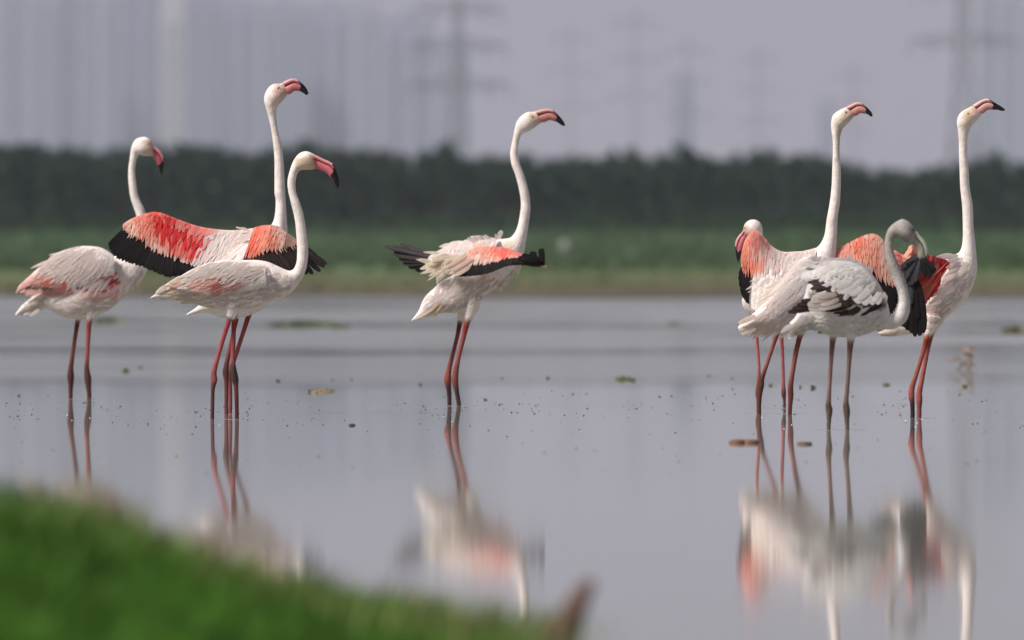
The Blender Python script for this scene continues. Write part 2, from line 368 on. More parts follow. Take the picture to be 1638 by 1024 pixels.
# undergrowth at the foot of the belt and long meadow grass
def tufts(name, n, drange, hrange, cols, wfac=.12):
    mb = MB(); 
    for _ in range(n):
        d = random.uniform(*drange); s = F / d; x = random.uniform(-1000, 1000) / s; g = mz(x, d)
        if abs(nz(x, d * .15, 5, .25)) < .05: continue
        h = random.uniform(*hrange) * (1 + .5 * nz(x, d * .2, 7, .3)); c0 = jit(random.choice(cols), .3)
        for _k in range(4):
            an = random.uniform(0, 3.14); u = Vector((math.cos(an), math.sin(an), 0)) * h * wfac; ln = Vector((random.gauss(0, .3), random.gauss(0, .3), 0)) * h
            o = Vector((x + random.gauss(0, .15 * h), d + random.gauss(0, .15 * h), g - .02))
            mb.add([o - u, o + u, o + ln + Vector((0, 0, h * random.uniform(.6, 1)))], [(0, 1, 2)], mixc(c0, (.1, .14, .05), random.random() * .3))
    o = mb.build(name, M_grass, None, False); tag(o, kind='stuff')
tufts('undergrowth', 7000, (528, 556), (.4, 1.0), [(.012, .036, .022), (.018, .046, .026)], .22)
tufts('meadow_grass', 16000, (285, 525), (.12, .34), [(.078, .14, .07), (.07, .12, .065), (.092, .15, .07), (.10, .14, .08)], .25)
tufts('shore_grass', 5000, (170, 300), (.03, .10), [(.12, .14, .055), (.12, .11, .07), (.10, .14, .05)], .3)
# pale stone in the meadow
mb = MB(); rr_ = random.Random(3)
for i in range(9):
    for k in range(12):
        th = math.pi * i / 8; an = 2 * math.pi * k / 12; r_ = .22 * (1 + .25 * nz(i, k, 2, .5))
        mb.v.append((r_ * math.sin(th) * math.cos(an) * .95, r_ * math.sin(th) * math.sin(an) * .8, .27 + r_ * math.cos(th) * 1.25)); mb.c.append((.22, .23, .21))
for i in range(8):
    for k in range(12): mb.f.append((i * 12 + k, i * 12 + (k + 1) % 12, (i + 1) * 12 + (k + 1) % 12, (i + 1) * 12 + k))
o = mb.build('pale_stone', M_far); d_ = 372; x_ = (905 - 819) / F * d_; o.location = (x_, d_, mz(x_, d_)); tag(o, 'small pale rounded lump in the far green meadow beside the centre bird', 'stone')

# ------------------------------------------------------------------ near bank grass
def blade(mb, o, h, lean, wd, c, ctip):
    an = random.uniform(0, math.pi); u = Vector((math.cos(an), math.sin(an) * .5, 0)).normalized() * wd; vs = []; cs = []
    for i, f in enumerate((0, .4, .75)):
        q = o + Vector((0, 0, h * f)) + lean * (f * f); k = (1, .85, .5)[i]; vs += [q - u * k, q + u * k]; cs += [mixc(c, ctip, f)] * 2
    vs.append(o + Vector((0, 0, h)) + lean); cs.append(ctip)
    mb.add(vs, [(0, 1, 3, 2), (2, 3, 5, 4), (4, 5, 6)], cs)
mb = MB(); cnt = 0
while cnt < 30000:
    d = random.uniform(12.5, 22.6); x = random.uniform(-1.15, .28) * d / 20
    g = bz(x, d)
    dens = float(np.interp(x, [-.35, 0, .25], [1, .6, .25])) if d > 15 else 1
    if g < -.06 or random.random() > dens: continue
    hh = float(np.interp(x, [-.9, -.5, -.3, 0, .3], [.10, .092, .09, .08, .05])) * random.uniform(.45, 1.15) * (1 + .35 * nz(x, d, 8, 5))
    cl = nz(x, d, 4, 3.2)
    c = mixc((.009, .054, .002), (.044, .160, .009), min(1, max(0, .5 + cl * 2.0)))
    tip = mixc(c, (.17, .30, .06), random.random() * .6)
    blade(mb, Vector((x, d, g - .01)), hh, Vector((random.gauss(.012, .02), random.gauss(0, .02), 0)), random.choice((.003, .004, .006, .009)), jit(c, .25), jit(tip, .2)); cnt += 1
for _ in range(1500):
    d = random.uniform(19.5, 22.4); x = random.uniform(-1.1, .32); g = bz(x, d)
    if g < -.09: continue
    hh = float(np.interp(x, [-.9, -.5, -.3, 0, .3], [.12, .12, .12, .115, .08])) * random.uniform(.8, 1.2)
    c = mixc((.03, .09, .01), (.16, .24, .06), random.random()); c = mixc(c, (.30, .22, .10), .6) if random.random() < .12 else c
    blade(mb, Vector((x, d, g - .01)), hh, Vector((random.gauss(.02, .035), random.gauss(0, .03), 0)), random.choice((.003, .005, .008)), c, jit(mixc(c, (.3, .36, .14), .3), .2))
o = mb.build('bank_grass', M_grass, None, True); tag(o, kind='stuff')
mb = MB()
for _ in range(260):
    px = random.choice((random.gauss(165, 40), random.gauss(290, 40), random.gauss(620, 160)))
    d = random.uniform(20.3, 22.0); x = (px - 819) / F * d; g = bz(x, d); h = .11 + .02 * random.random()
    if g < -.07: continue
    if px > 230: h = .085 + .02 * random.random()
    blade(mb, Vector((x, d, g - .01)), h, Vector((random.gauss(.01, .02), 0, 0)), .0022, (.16, .09, .05), (.28, .17, .11))
o = mb.build('dry_grass_stems', M_grass, None, True); tag(o, kind='stuff')
mb = MB(); d = 20.4
pts = [W(868, 1120, d), W(885, 1060, d), W(903, 1010, d + .02), W(920, 972, d + .03), W(934, 945, d + .03), W(947, 928, d + .03)]
pts = [Vector(q) for q in pts]; base = pts[0].copy()
tube(mb, [q - base for q in pts], [.056, .043, .032, .023, .016, .009], [(.10, .068, .045)] * 3 + [(.13, .08, .058)] * 3, 10)
tw = [Vector(W(884, 1062, d)) - base, Vector(W(872, 1020, d - .02)) - base, Vector(W(866, 990, d - .04)) - base]
tube(mb, tw, [.012, .008, .003], [(.12, .08, .055)] * 3, 6)
o = mb.build('driftwood_stump', M_wood); o.location = base; tag(o, 'blurred brown snag of wood sticking up at the bottom edge beside the grass', 'driftwood')

# ------------------------------------------------------------------ feathers
PROF = [(0, .35), (.16, .8), (.36, 1.0), (.58, .90), (.78, .62), (.92, .32), (1.0, .03)]
PROFR = [(0, .5), (.2, .85), (.5, 1.0), (.78, 1.0), (.91, .82), (.98, .5), (1.0, .15)]
def feather_geo(path, normals, wd, c0, c1, camber=.22, prof=PROF):
    camber *= .45
    """path: list of len(prof) points; returns verts, faces, cols"""
    vs = []; cs = []; m = len(path)
    for i in range(m):
        t = (path[min(i + 1, m - 1)] - path[max(i - 1, 0)])
        t = t.normalized() if t.length > 1e-9 else Vector((1, 0, 0))
        n = normals[i] if isinstance(normals, list) else normals
        s = t.cross(n); s = s.normalized() if s.length > 1e-6 else Vector((0, 0, 1)); n2 = s.cross(t).normalized()
        if n2.dot(n) < 0: n2 = -n2
        k = prof[i][1] * wd * .5; f = prof[i][0]
        cc = mixc(c0, c1, f)
        vs += [path[i] - s * k - n2 * camber * k, path[i] + n2 * .02 * wd, path[i] + s * k - n2 * camber * k]
        rk = 2.2 if sum(cc) < .2 else 1.02
        cs += [cc, tuple(min(.9, q * rk) for q in cc), cc]
    fs = []
    for i in range(m - 1):
        a = i * 3; fs += [(a, a + 1, a + 4, a + 3), (a + 1, a + 2, a + 5, a + 4)]
    return vs, fs, cs

WHITE = (.76, .68, .65); CREAM = (.72, .62, .52); PALEP = (.76, .50, .44); SALMON = (.80, .30, .23); CORAL = (.80, .17, .12)
RED = (.72, .055, .06); DRED = (.42, .03, .04); BLACK = (.007, .0055, .006); DBROWN = (.022, .015, .014); BROWN = (.12, .085, .07)
GREYW = (.60, .565, .56); GREY = (.34, .31, .30); PINKL = (.50, .13, .12); LEGD = (.13, .05, .045); LEGR = (.33, .085, .075)

def Z(ox, oy, s): return lambda pts: [(ox + q[0] / s, oy + q[1] / s) + tuple(q[2:]) for q in pts]
def ZP(ox, oy, s, lst): return [((ox + q[0] / s, oy + q[1] / s), (ox + q[2] / s, oy + q[3] / s)) for q in lst]

class Bird:
    def __init__(s, d, x0, label, base=WHITE, group='flamingos standing in the shallow lake'):
        s.d = d; s.org = Vector(((x0 - 819) / F * d, d, -.10)); s.root = empty('flamingo', s.org)
        tag(s.root, label, 'flamingo', group); s.base = base; s.zones = []; s.tints = []; s.src = MB(); s.bvh_parts = []; s.stuff = {}
        s.seed = d
    def P(s, px, py, yo=0.0):
        return W(px, py, s.d + yo) - s.org
    def topx(s, v):                    # local point -> photograph pixel
        w_ = v + s.org; return 819 + w_.x * F / w_.y, HOR + (CAMH - w_.z) * F / w_.y
    def color(s, px, py, zones=None, wob=2.2):
        x = px + wob * 1.6 * nz(px, py, s.seed, .12) + wob * .8 * nz(px, py, s.seed + 5, .5); y = py + wob * 1.6 * nz(px, py, s.seed + 9, .12) + wob * .8 * nz(px, py, s.seed + 3, .5)
        c = s.base
        for z_ in (s.zones if zones is None else zones):
            if inside(z_[0], x, y):
                k = z_[2] if len(z_) > 2 else 1
                c = mixc(c, z_[1], k)
        for (tx, ty, tr, tc_, tk) in s.tints:
            g_ = math.exp(-((px - tx) ** 2 + (py - ty) ** 2) / (tr * tr)) * tk
            if g_ > .02: c = mixc(c, tc_, g_)
        return c
    def loft(s, pairs, lat, yc=0.0, nseg=20, sub=5, cfn=None, mb=None):
        n = len(pairs)
        lat = [float(v) for v in np.interp(range(n), [q[0] for q in lat], [q[1] for q in lat])]
        ycs = [float(v) for v in np.interp(range(n), [q[0] for q in yc], [q[1] for q in yc])] if isinstance(yc, list) else [yc] * n
        A = np.array([[p_[0][0], p_[0][1], p_[1][0], p_[1][1], lat[i], ycs[i]] for i, p_ in enumerate(pairs)], dtype=float)
        vs = []; cs = []; m = (n - 1) * sub + 1
        for j in range(m):
            q = cr(A, j / sub); a = s.P(q[0], q[1], q[5]); b = s.P(q[2], q[3], q[5]); c = (a + b) / 2; h = (a - b) / 2; r = h.length
            for k in range(nseg):
                th = 2 * math.pi * k / nseg; pt = c + h * math.cos(th) + Vector((0, 1, 0)) * r * q[4] * math.sin(th)
                vs.append(pt)
                if cfn: cs.append(cfn(j / (m - 1), math.cos(th)))
                else: px, py = s.topx(pt); cs.append(s.color(px, py))
        fs = [(j * nseg + k, j * nseg + (k + 1) % nseg, (j + 1) * nseg + (k + 1) % nseg, (j + 1) * nseg + k) for j in range(m - 1) for k in range(nseg)]
        fs += [tuple(range(nseg))[::-1], tuple(range((m - 1) * nseg, m * nseg))]
        (s.src if mb is None else mb).add(vs, fs, cs)
    def leg(s, pts, yo, upper, lower, joint=None):
        """pts: (px,py,rpx,kind) kind w thigh / u upper / j joint / l lower"""
        P_ = []; r_ = []; c_ = []
        upper = mixc(upper, (.06, .03, .025), .36); lower = mixc(lower, (.03, .02, .02), .3); joint = mixc(joint, (.05, .025, .02), .35) if joint else None
        cmap = {'w': s.base, 'u': upper, 'j': joint or lower, 'l': lower}
        for (px, py, rp, kd) in pts: P_.append(s.P(px, py, yo)); r_.append(rp / F * s.d); c_.append(cmap[kd])
        last = P_[-1].copy(); last.z = .015; P_.append(last); r_.append(r_[-1]); c_.append(lower)
        A = np.array([[*P_[i], r_[i], *c_[i]] for i in range(len(P_))]); n = len(P_); sub = 4
        rows = [cr(A, j / sub) for j in range((n - 1) * sub + 1)]
        tube(s.src, [Vector(q[:3]) for q in rows], [max(.002, q[3]) for q in rows], [tuple(max(.01, v) for v in q[4:7]) for q in rows], 10)
        for an in (-.5, 0, .5):         # webbed toes on the mud
            e_ = last + Vector((math.cos(an) * .075, math.sin(an) * .075, -.008)); 
            tube(s.src, [last, (last + e_) / 2 + Vector((0, 0, .004)), e_], [.008, .007, .004], [lower] * 3, 6)
    def finish_body(s, voxel=.0036, smooth=4):
        me0 = s.src.mesh('tmp', M_body); o = link(bpy.data.objects.new('tmp', me0))
        md = o.modifiers.new('r', 'REMESH'); md.mode = 'VOXEL'; md.voxel_size = voxel; md.use_smooth_shade = True
        ms = o.modifiers.new('s', 'SMOOTH'); ms.factor = .5; ms.iterations = smooth
        dg = bpy.context.evaluated_depsgraph_get(); me = bpy.data.meshes.new_from_object(o.evaluated_get(dg))
        bpy.data.objects.remove(o)
        kd = KDTree(len(s.src.v))
        for i, v in enumerate(s.src.v): kd.insert(v, i)
        kd.balance()
        for a_ in list(me.color_attributes): me.color_attributes.remove(a_)
        ca = me.color_attributes.new('Col', 'FLOAT_COLOR', 'POINT'); n = len(me.vertices); arr = np.ones((n, 4), dtype=np.float32)
        for i, v in enumerate(me.vertices):
            nn = kd.find_n(v.co, 3); ws = [1 / (q[2] + .001) for q in nn]; sw = sum(ws)
            for k in range(3): arr[i, k] = sum(s.src.c[q[1]][k] * w_ for q, w_ in zip(nn, ws)) / sw
        ca.data.foreach_set('color', arr.ravel())
        me.polygons.foreach_set('use_smooth', [True] * len(me.polygons)); me.materials.clear(); me.materials.append(M_body); me.name = 'body'
        s.body = link(bpy.data.objects.new('body', me), s.root)
        s.add_bvh([tuple(v.co) for v in me.vertices], [tuple(p_.vertices) for p_ in me.polygons])
    def add_bvh(s, vs, fs):
        s.bvh_parts.append((vs, fs)); V_ = []; F_ = []
        for a, b in s.bvh_parts: n = len(V_); V_ += a; F_ += [tuple(i + n for i in f) for f in b]
        s.bvh = BVHTree.FromPolygons(V_, F_)
    def hit(s, px, py):
        c = Vector((0, 0, CAMH)) - s.org; tgt = s.P(px, py, 0); dr = (tgt - c).normalized()
        loc, nrm, idx, dist = s.bvh.ray_cast(c, dr)
        if loc is None: return None
        if nrm.dot(dr) > 0: nrm = -nrm
        return loc, nrm
    def obj_feather(s, name, geo, parent, mat=M_feat):
        mb = MB(); mb.add(*geo); return mb.build(name, mat, parent)
    def put(s, key, geo, mat=M_feat, parent=None):
        if key not in s.stuff: s.stuff[key] = (MB(), mat, parent)
        s.stuff[key][0].add(*geo)
    def drape(s, root, tip, wd, c0, c1, lift0=.001, lift1=.008, bow=0.0, prof=PROF, flat=False):
        lift1 *= .24; lift0 *= .6
        rx, ry = root; tx, ty = tip; dx, dy = tx - rx, ty - ry; path = []; nr = []; last = None; ds = None
        for i, (f, _) in enumerate(prof):
            px = rx + dx * f - dy * bow * 4 * f * (1 - f); py = ry + dy * f + dx * bow * 4 * f * (1 - f)
            h = s.hit(px, py)
            if h is None or (last is not None and abs(h[0].y - last) > .05):
                y = last if last is not None else 0; 
                if last is not None and ds is not None: y = last + ds
                p_ = s.P(px, py, y); n_ = nr[-1] if nr else Vector((0, -1, 0)); last = y
            else:
                y = h[0].y; ds = None if last is None else max(-.006, min(.006, y - last)); last = y; p_ = h[0].copy(); n_ = h[1].copy()
            n_ = (n_ + Vector((0, -1.0, 0.15))).normalized()
            path.append(p_ + n_ * (lift0 + (lift1 - lift0) * f)); nr.append(n_)
        # even out depth
        for _ in range(2):
            for i in range(1, len(path) - 1): path[i].y = (path[i - 1].y + path[i].y * 2 + path[i + 1].y) / 4
        return feather_geo(path, nr, wd / F * s.d, c0, c1, .18, prof)
    def tract(s, poly, flow, length, width, spacing, zones=None, name=None, mirror=False, lift=.007, jitter=.35, cv=.07, prof=PROF, parent=None, mat=M_feat, tipc=None, wob=2.5, ang=6):
        """rows of overlapping feathers laid over the surface inside poly (pixels)"""
        xs_ = [q[0] for q in poly]; ys_ = [q[1] for q in poly]; n = 0
        y = min(ys_)
        while y < max(ys_):
            x = min(xs_) + random.uniform(0, spacing)
            while x < max(xs_):
                qx, qy = x + random.gauss(0, spacing * jitter), y + random.gauss(0, spacing * jitter)
                x += spacing * 1.15
                if not inside(poly, qx, qy): continue
                ws = 0; vx = vy = 0
                for (fx, fy, ax, ay) in flow:
                    w_ = 1 / (((qx - fx) ** 2 + (qy - fy) ** 2) + 30); l_ = math.hypot(ax, ay); vx += w_ * ax / l_; vy += w_ * ay / l_
                l_ = math.hypot(vx, vy) + 1e-9; an = math.atan2(vy, vx) + R(random.gauss(0, ang)); ln = length * random.uniform(.75, 1.2)
                tip = (qx + math.cos(an) * ln, qy + math.sin(an) * ln)
                mid = (qx + math.cos(an) * ln * .7, qy + math.sin(an) * ln * .7)
                c = jit(s.color(*mid, zones=zones, wob=wob), cv); c1 = jit(mixc(c, tipc, .5) if tipc else c, cv * .6)
                if s.hit(qx, qy) is None: continue
                g = s.drape((qx, qy), tip, width * random.uniform(.8, 1.15), c, c1, .0008, lift * random.uniform(.6, 1.4), random.gauss(0, .03), prof)
                if name and n < 130: s.obj_feather(name, g, parent or s.root, mat)
                else: s.put('contour_feathers', g, mat, parent or s.root)
                if mirror: s.put('contour_feathers', ([Vector((v.x, -v.y, v.z)) for v in g[0]], g[1], g[2]), mat, s.root)
                n += 1
            y += spacing
    def free(s, name, root, tip, wd, c0, c1, y0, y1, parent=None, bow=0, prof=PROFR, mat=M_flight, lift=0.0):
        a = s.P(root[0], root[1], y0); b = s.P(tip[0], tip[1], y1); path = []
        side = (b - a).cross(Vector((0, -1, 0))).normalized(); ln = (b - a).length
        for f, _ in prof: path.append(a + (b - a) * f + side * bow * ln * 4 * f * (1 - f) + Vector((0, -lift * 4 * f * (1 - f), 0)))
        return s.obj_feather(name, feather_geo(path, Vector((0, -1, .2)).normalized(), wd / F * s.d, jit(c0, .1), jit(c1, .1), .2, prof), parent or s.root, mat)
    def wing(s, L_, M_, T_, yL, yM, yT, zones, flight_col, rows, nflight=26, fw=1.35, bulge=.02, vmax=.97, fl_prof=PROFR, cov_prof=PROF, cw=1.0, fzones=None, flip=1, cover_until=.56):
        nL = lambda lst, u: cr(np.array([q[:2] for q in lst], dtype=float), u * (len(lst) - 1))
        yi = lambda ys_, u: float(np.interp(u, np.linspace(0, 1, len(ys_)), ys_))
        def Pw(u, v, off=0.0):
            u = max(0, min(1, u)); a, b, c = nL(L_, u), nL(M_, u), nL(T_, u); ya, yb, yc = yi(yL, u), yi(yM, u), yi(yT, u)
            if v < .5: q = a + (b - a) * v * 2; y = ya + (yb - ya) * v * 2
            else: q = b + (c - b) * (v - .5) * 2; y = yb + (yc - yb) * (v - .5) * 2
            y -= bulge * math.sin(math.pi * min(1, max(0, v))) + off
            return s.P(q[0], q[1], y)
        nu, nv = 28, 12; vs = []; cs = []
        for side in (0, 1):
            for j in range(nv + 1):
                for i in range(nu + 1):
                    u, v = i / nu, vmax * j / nv
                    edge = math.sin(math.pi * j / nv) ** .5 if j not in (0, nv) else 0
                    pt = Pw(u, v, -.010 * edge * side); px, py = s.topx(pt); vs.append(pt)
                    c = s.color(px, py, zones)
                    if v > cover_until: c = s.color(px, py, fzones) if fzones else flight_col
                    cs.append(c)
        st = (nu + 1); blk = st * (nv + 1); fs = []
        for j in range(nv):
            for i in range(nu):
                a = j * st + i; fs.append((a, a + 1, a + st + 1, a + st)); fs.append((blk + a, blk + a + st, blk + a + st + 1, blk + a + 1))
        for j in range(nv):
            a = j * st; fs.append((a, a + st, blk + a + st, blk + a)); a += nu; fs.append((a, blk + a, blk + a + st, a + st))
        for i in range(nu):
            fs.append((i, blk + i, blk + i + 1, i + 1)); a = nv * st + i; fs.append((a, a + 1, blk + a + 1, blk + a))
        mb = MB(); mb.add(vs, fs, cs); wo = mb.build('wing', M_body, s.root); s.add_bvh([tuple(v) for v in vs[:blk]], [f for f in fs if max(f) < blk])
        def row(v0, v1, n, width_k, name, czones, lift0, lift1, prof, mat, colr=None, du=0.0, cap=140, cv=.1, vj=.075):
            for i in range(n):
                big = name == 'flight_feather'; u0 = (i + .5 + random.uniform(-.2, .2) * (1 if big else 2)) / n; u1 = u0 + du * (v1 - v0) + random.gauss(0, .004 if big else .010)
                vv1 = v1 + random.uniform(-vj, vj * .6); path = []; nr = []
                for f, _ in prof:
                    u = u0 + (u1 - u0) * f; v = v0 + (vv1 - v0) * f
                    path.append(Pw(u, v, lift0 + (lift1 - lift0) * f + (.0006 * (i % 2))))
                e1 = Pw(u0 + .02, v0) - Pw(u0 - .02, v0); e2 = path[-1] - path[0]; n_ = e1.cross(e2).normalized()
                if n_.y > 0: n_ = -n_
                sp = (Pw(min(1, u0 + .5 / n), (v0 + v1) / 2) - Pw(max(0, u0 - .5 / n), (v0 + v1) / 2)).length
                wdt = max(sp, .004) * width_k
                if colr: c = jit(colr, .35); c1 = jit(colr, .35)
                else:
                    mpx = s.topx(path[int(len(path) * .6)]); c = jit(s.color(*mpx, zones=czones, wob=5), cv)
                    if random.random() < .22: c = mixc(c, (.80, .52, .46), random.uniform(.2, .6)) if name != 'flight_feather' else c
                    c1 = jit(mixc(c, s.color(*s.topx(path[-2]), zones=czones, wob=5), .5), cv)
                g = feather_geo(path, n_, wdt, c, c1, .16, prof)
                if name: s.obj_feather(name, g, wo, mat)
                else: s.put('covert_feathers%d' % id(wo), g, mat, wo)
        row(.40, 1.0, nflight, fw, 'flight_feather', fzones, .002, .004, fl_prof, M_flight, None if fzones else flight_col, 0, vj=.012)
        for (v0, v1, n, lift, named) in rows:
            row(v0, v1, n, 1.5 * cw, named, zones, .003 + lift, .007 + lift, cov_prof, M_feat, None)
        return wo, Pw
    def bill(s, pairs, tb, pink, tipc=BLACK, ridge=None, split=.34, lat=.62):
        pink = tuple(q * .88 for q in pink); n = len(pairs)
        up = []; lo = []
        for i, (a, b) in enumerate(pairs):
            a = np.array(a); b = np.array(b); f = split * (1 - .25 * i / n)
            m_ = a + (b - a) * f; up.append((tuple(a), tuple(m_ + (b - a) * .02))); lo.append((tuple(a + (b - a) * (f * .88 + .03)), tuple(b)))
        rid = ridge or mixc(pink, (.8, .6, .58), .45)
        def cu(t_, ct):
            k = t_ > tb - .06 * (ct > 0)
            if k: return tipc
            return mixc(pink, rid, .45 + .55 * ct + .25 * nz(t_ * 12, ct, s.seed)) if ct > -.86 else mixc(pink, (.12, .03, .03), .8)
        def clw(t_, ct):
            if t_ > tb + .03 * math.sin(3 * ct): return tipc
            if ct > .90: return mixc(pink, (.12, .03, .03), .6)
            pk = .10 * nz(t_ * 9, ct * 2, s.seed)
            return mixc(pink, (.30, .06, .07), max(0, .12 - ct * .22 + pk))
            return pink
        m1 = MB(); s.loft(up, [(0, lat * 2.2), (n - 1, lat * 1.4)], 0, 14, 6, cu, m1); m1.build('upper_bill', M_bill, s.root)
        m2 = MB(); s.loft(lo, [(0, lat), (n // 2, lat * 1.15), (n - 1, lat)], 0, 16, 6, clw, m2); m2.build('lower_bill', M_bill, s.root)
    def eye(s, px, py, r=1.9, iris=(.5, .36, .10), hy=None):
        for sd in (-1, 1):
            h = s.hit(px, py); y = (h[0].y if h else -.02)
            if sd == 1: y = -y
            c = s.P(px, py, 0); c.y = y; rr = r / F * s.d; mb = MB(); vs = []; cs = []; nn = 10
            for i in range(7):
                for k in range(nn):
                    th = math.pi * .5 * i / 6; an = 2 * math.pi * k / nn
                    vs.append(c + Vector((rr * math.sin(th) * math.cos(an), sd * rr * .5 * math.cos(th), rr * math.sin(th) * math.sin(an)))); cs.append((.01, .01, .01) if i < 3 else iris if i < 5 else (.10, .05, .04))
            mb.add(vs, [(i * nn + k, i * nn + (k + 1) % nn, (i + 1) * nn + (k + 1) % nn, (i + 1) * nn + k) for i in range(6) for k in range(nn)], cs)
            mb.build('eye', M_eye, s.root)
    def done(s):
        for k, (mb, mat, par) in s.stuff.items():
            nm = 'covert_feathers' if k.startswith('covert') else 'contour_feathers'
            o = mb.build(nm, mat, par); o['kind'] = 'stuff'

def fd(fy): return F * CAMH / (fy - HOR)
exec_birds = True
Zh1 = (180, 200, 13.65)
# ================================================================== bird 1: far left, folded wings
b = Bird(fd(638.5), 127, 'leftmost flamingo with folded wings and drooping bill, standing apart at the left edge')
zA = (0, 320, 5.119)
z_ = Z(*zA)
b.tints = [(243, 238, 8, (.62, .27, .24), .75), (238.5, 229.5, 5, (.40, .25, .16), .75), (240.3, 246, 10, (.46, .36, .27), .5)]
b.zones = [(z_([(560, 880), (980, 820), (1100, 640), (1230, 560), (1230, 1000), (100, 1000)]), (.70, .61, .56), .8),
           (z_([(190, 850), (400, 780), (400, 870), (240, 900)]), (.42, .34, .24), .55),
           (z_([(560, 760), (900, 720), (1000, 660), (980, 800), (700, 830)]), (.72, .36, .32), .6),
           ([(225, 224), (247, 224), (247, 250), (228, 249)], (.55, .42, .34), .5)]
body = ZP(*zA, [(122, 938, 134, 953), (180, 862, 205, 915), (270, 790, 330, 887), (340, 730, 430, 912), (430, 650, 510, 958), (550, 540, 600, 974),
                (680, 470, 700, 976), (800, 460, 800, 945), (900, 460, 890, 905), (985, 450, 1000, 815), (1045, 420, 1130, 700), (1085, 380, 1205, 575), (1110, 310, 1225, 450), (1125, 220, 1212, 290), (1115, 125, 1190, 100)])
body += [((209, 318), (221.5, 314)), ((205.5, 292), (217.5, 290)), ((205.3, 270), (216, 270)), ((208, 250), (219.5, 252)), ((209.2, 240), (224, 247)), ((212.3, 230), (229, 249.7)),
         ((219, 221.5), (236, 250)), ((232, 219), (241, 250)), ((240.5, 223.5), (244, 251)), ((244.6, 232), (245.5, 250))]
b.loft(body, [(0, 1.3), (2, 1.1), (4, .7), (10, .72), (13, 1), (20, .95), (24, .62)])
b.leg([(128, 500, 10, 'w'), (126, 509, 5.5, 'w'), (124, 516, 4.2, 'u'), (121, 535, 3.6, 'u'), (117, 562, 3.6, 'u'), (113.5, 588, 4.2, 'j'), (113, 602, 5.9, 'j'), (113.3, 614, 4.6, 'l'), (113, 626, 3.6, 'l'), (113, 639, 3.6, 'l')], .06, (.28, .085, .07), (.12, .04, .04))
b.leg([(145, 482, 9, 'w'), (144, 498, 9.5, 'w'), (143.5, 508, 7, 'w'), (142.5, 516, 4.6, 'u'), (141, 540, 4.0, 'u'), (139.5, 570, 3.7, 'u'), (138.7, 590, 4.4, 'j'), (140.5, 606, 6.0, 'j'), (141.5, 618, 4.7, 'l'), (142.5, 630, 4.0, 'l'), (142.5, 639, 3.8, 'l')], -.045, (.38, .12, .10), (.13, .05, .045))
# folded wings: a long lens on each flank
wingp = ZP(*zA, [(118, 775, 124, 782), (150, 705, 190, 742), (230, 630, 330, 725), (330, 540, 440, 742), (450, 445, 570, 768), (570, 395, 690, 750), (700, 375, 790, 710), (830, 390, 870, 680), (930, 450, 940, 630)])
b.zones_body = b.zones
wz = [(z_([(100, 800), (120, 700), (330, 560), (500, 640), (600, 700), (620, 790), (100, 790)]), (.78, .40, .35), .75),
      (z_([(330, 660), (430, 620), (450, 690), (350, 700)]), CORAL, .8), (z_([(430, 690), (600, 690), (600, 770), (420, 745)]), (.60, .14, .13), .75),
      (z_([(200, 715), (400, 715), (420, 750), (220, 745)]), (.10, .07, .06), .85)]
sv = b.zones; b.zones = wz
b.loft(wingp, [(0, .25), (3, .30), (8, .35)], [(0, -.035), (3, -.085), (8, -.085)], nseg=16)
b.loft(wingp, [(0, .25), (3, .30), (8, .35)], [(0, .035), (3, .085), (8, .085)], nseg=16)
b.zones = sv
b.finish_body()
fl = [(24, 460, -9, 5), (80, 430, -12, 8), (120, 400, -10, 5), (170, 410, -6, 9), (130, 450, -8, 9), (180, 440, -6, 8)]
b.tract(z_([(250, 765), (270, 700), (340, 600), (460, 600), (600, 700), (620, 760), (560, 768), (330, 730)]), [(60, 450, -10, 5), (110, 460, -10, 5)], 26, 6, 4.8, wz, 'wing_covert', True, .008)
rz = [(z_([(640, 700), (860, 600), (1010, 600), (1020, 690), (900, 760), (640, 760)]), (.70, .10, .13), .95), (z_([(760, 700), (830, 680), (900, 750), (780, 740)]), WHITE, .8)]
b.tract(z_([(680, 715), (860, 620), (960, 590), (1010, 650), (900, 735), (740, 745)]), [(150, 455, -10, 2), (190, 450, -8, 5)], 13, 5, 4.5, rz, 'wing_covert', True, .006, cv=.25)
b.tract(z_([(440, 500), (500, 440), (600, 390), (760, 380), (880, 420), (950, 520), (930, 580), (860, 610), (760, 570), (640, 560), (540, 560)]), fl, 46, 6, 4.6, [], 'scapular_feather', True, .014, prof=PROF, tipc=(.76, .60, .55), cv=.06)
b.tract(z_([(560, 870), (700, 800), (1000, 720), (1080, 560), (1190, 580), (1120, 720), (980, 860), (820, 930), (620, 940)]), [(200, 440, -5, 9), (140, 490, -10, -2)], 13, 8, 6, None, None, True, .003)
b.tract(z_([(880, 460), (1000, 460), (1050, 560), (1030, 640), (960, 600)]), [(200, 430, -4, 9)], 16, 8, 6, [], None, True, .006)
b.tract(z_([(200, 850), (330, 790), (430, 800), (430, 880), (260, 890)]), [(50, 485, -10, 8)], 24, 7, 6, None, 'tail_feather', True, .006)
for k in range(7): b.free('scapular_feather', (110 + k * 7, 404 - k * 1.2), (78 + k * 8, 402 + 6 - k * 2.2), 5, WHITE, (.76, .66, .62), -.03, -.03, mat=M_feat, prof=PROF)
b.bill([((243.5, 232.5), (244.5, 251.5)), ((250, 236), (248.5, 257)), ((256.5, 242), (251, 262)), ((261, 249.5), (251.7, 264.3)), ((262.6, 257), (252.5, 267)), ((262, 266), (254.5, 271.5)), ((260.5, 274), (256.3, 276)), ((259, 279.5), (257.8, 279.5))], .53, (.62, .13, .16))
b.eye(238.5, 229.5, 1.9, (.62, .50, .22))
b.done()

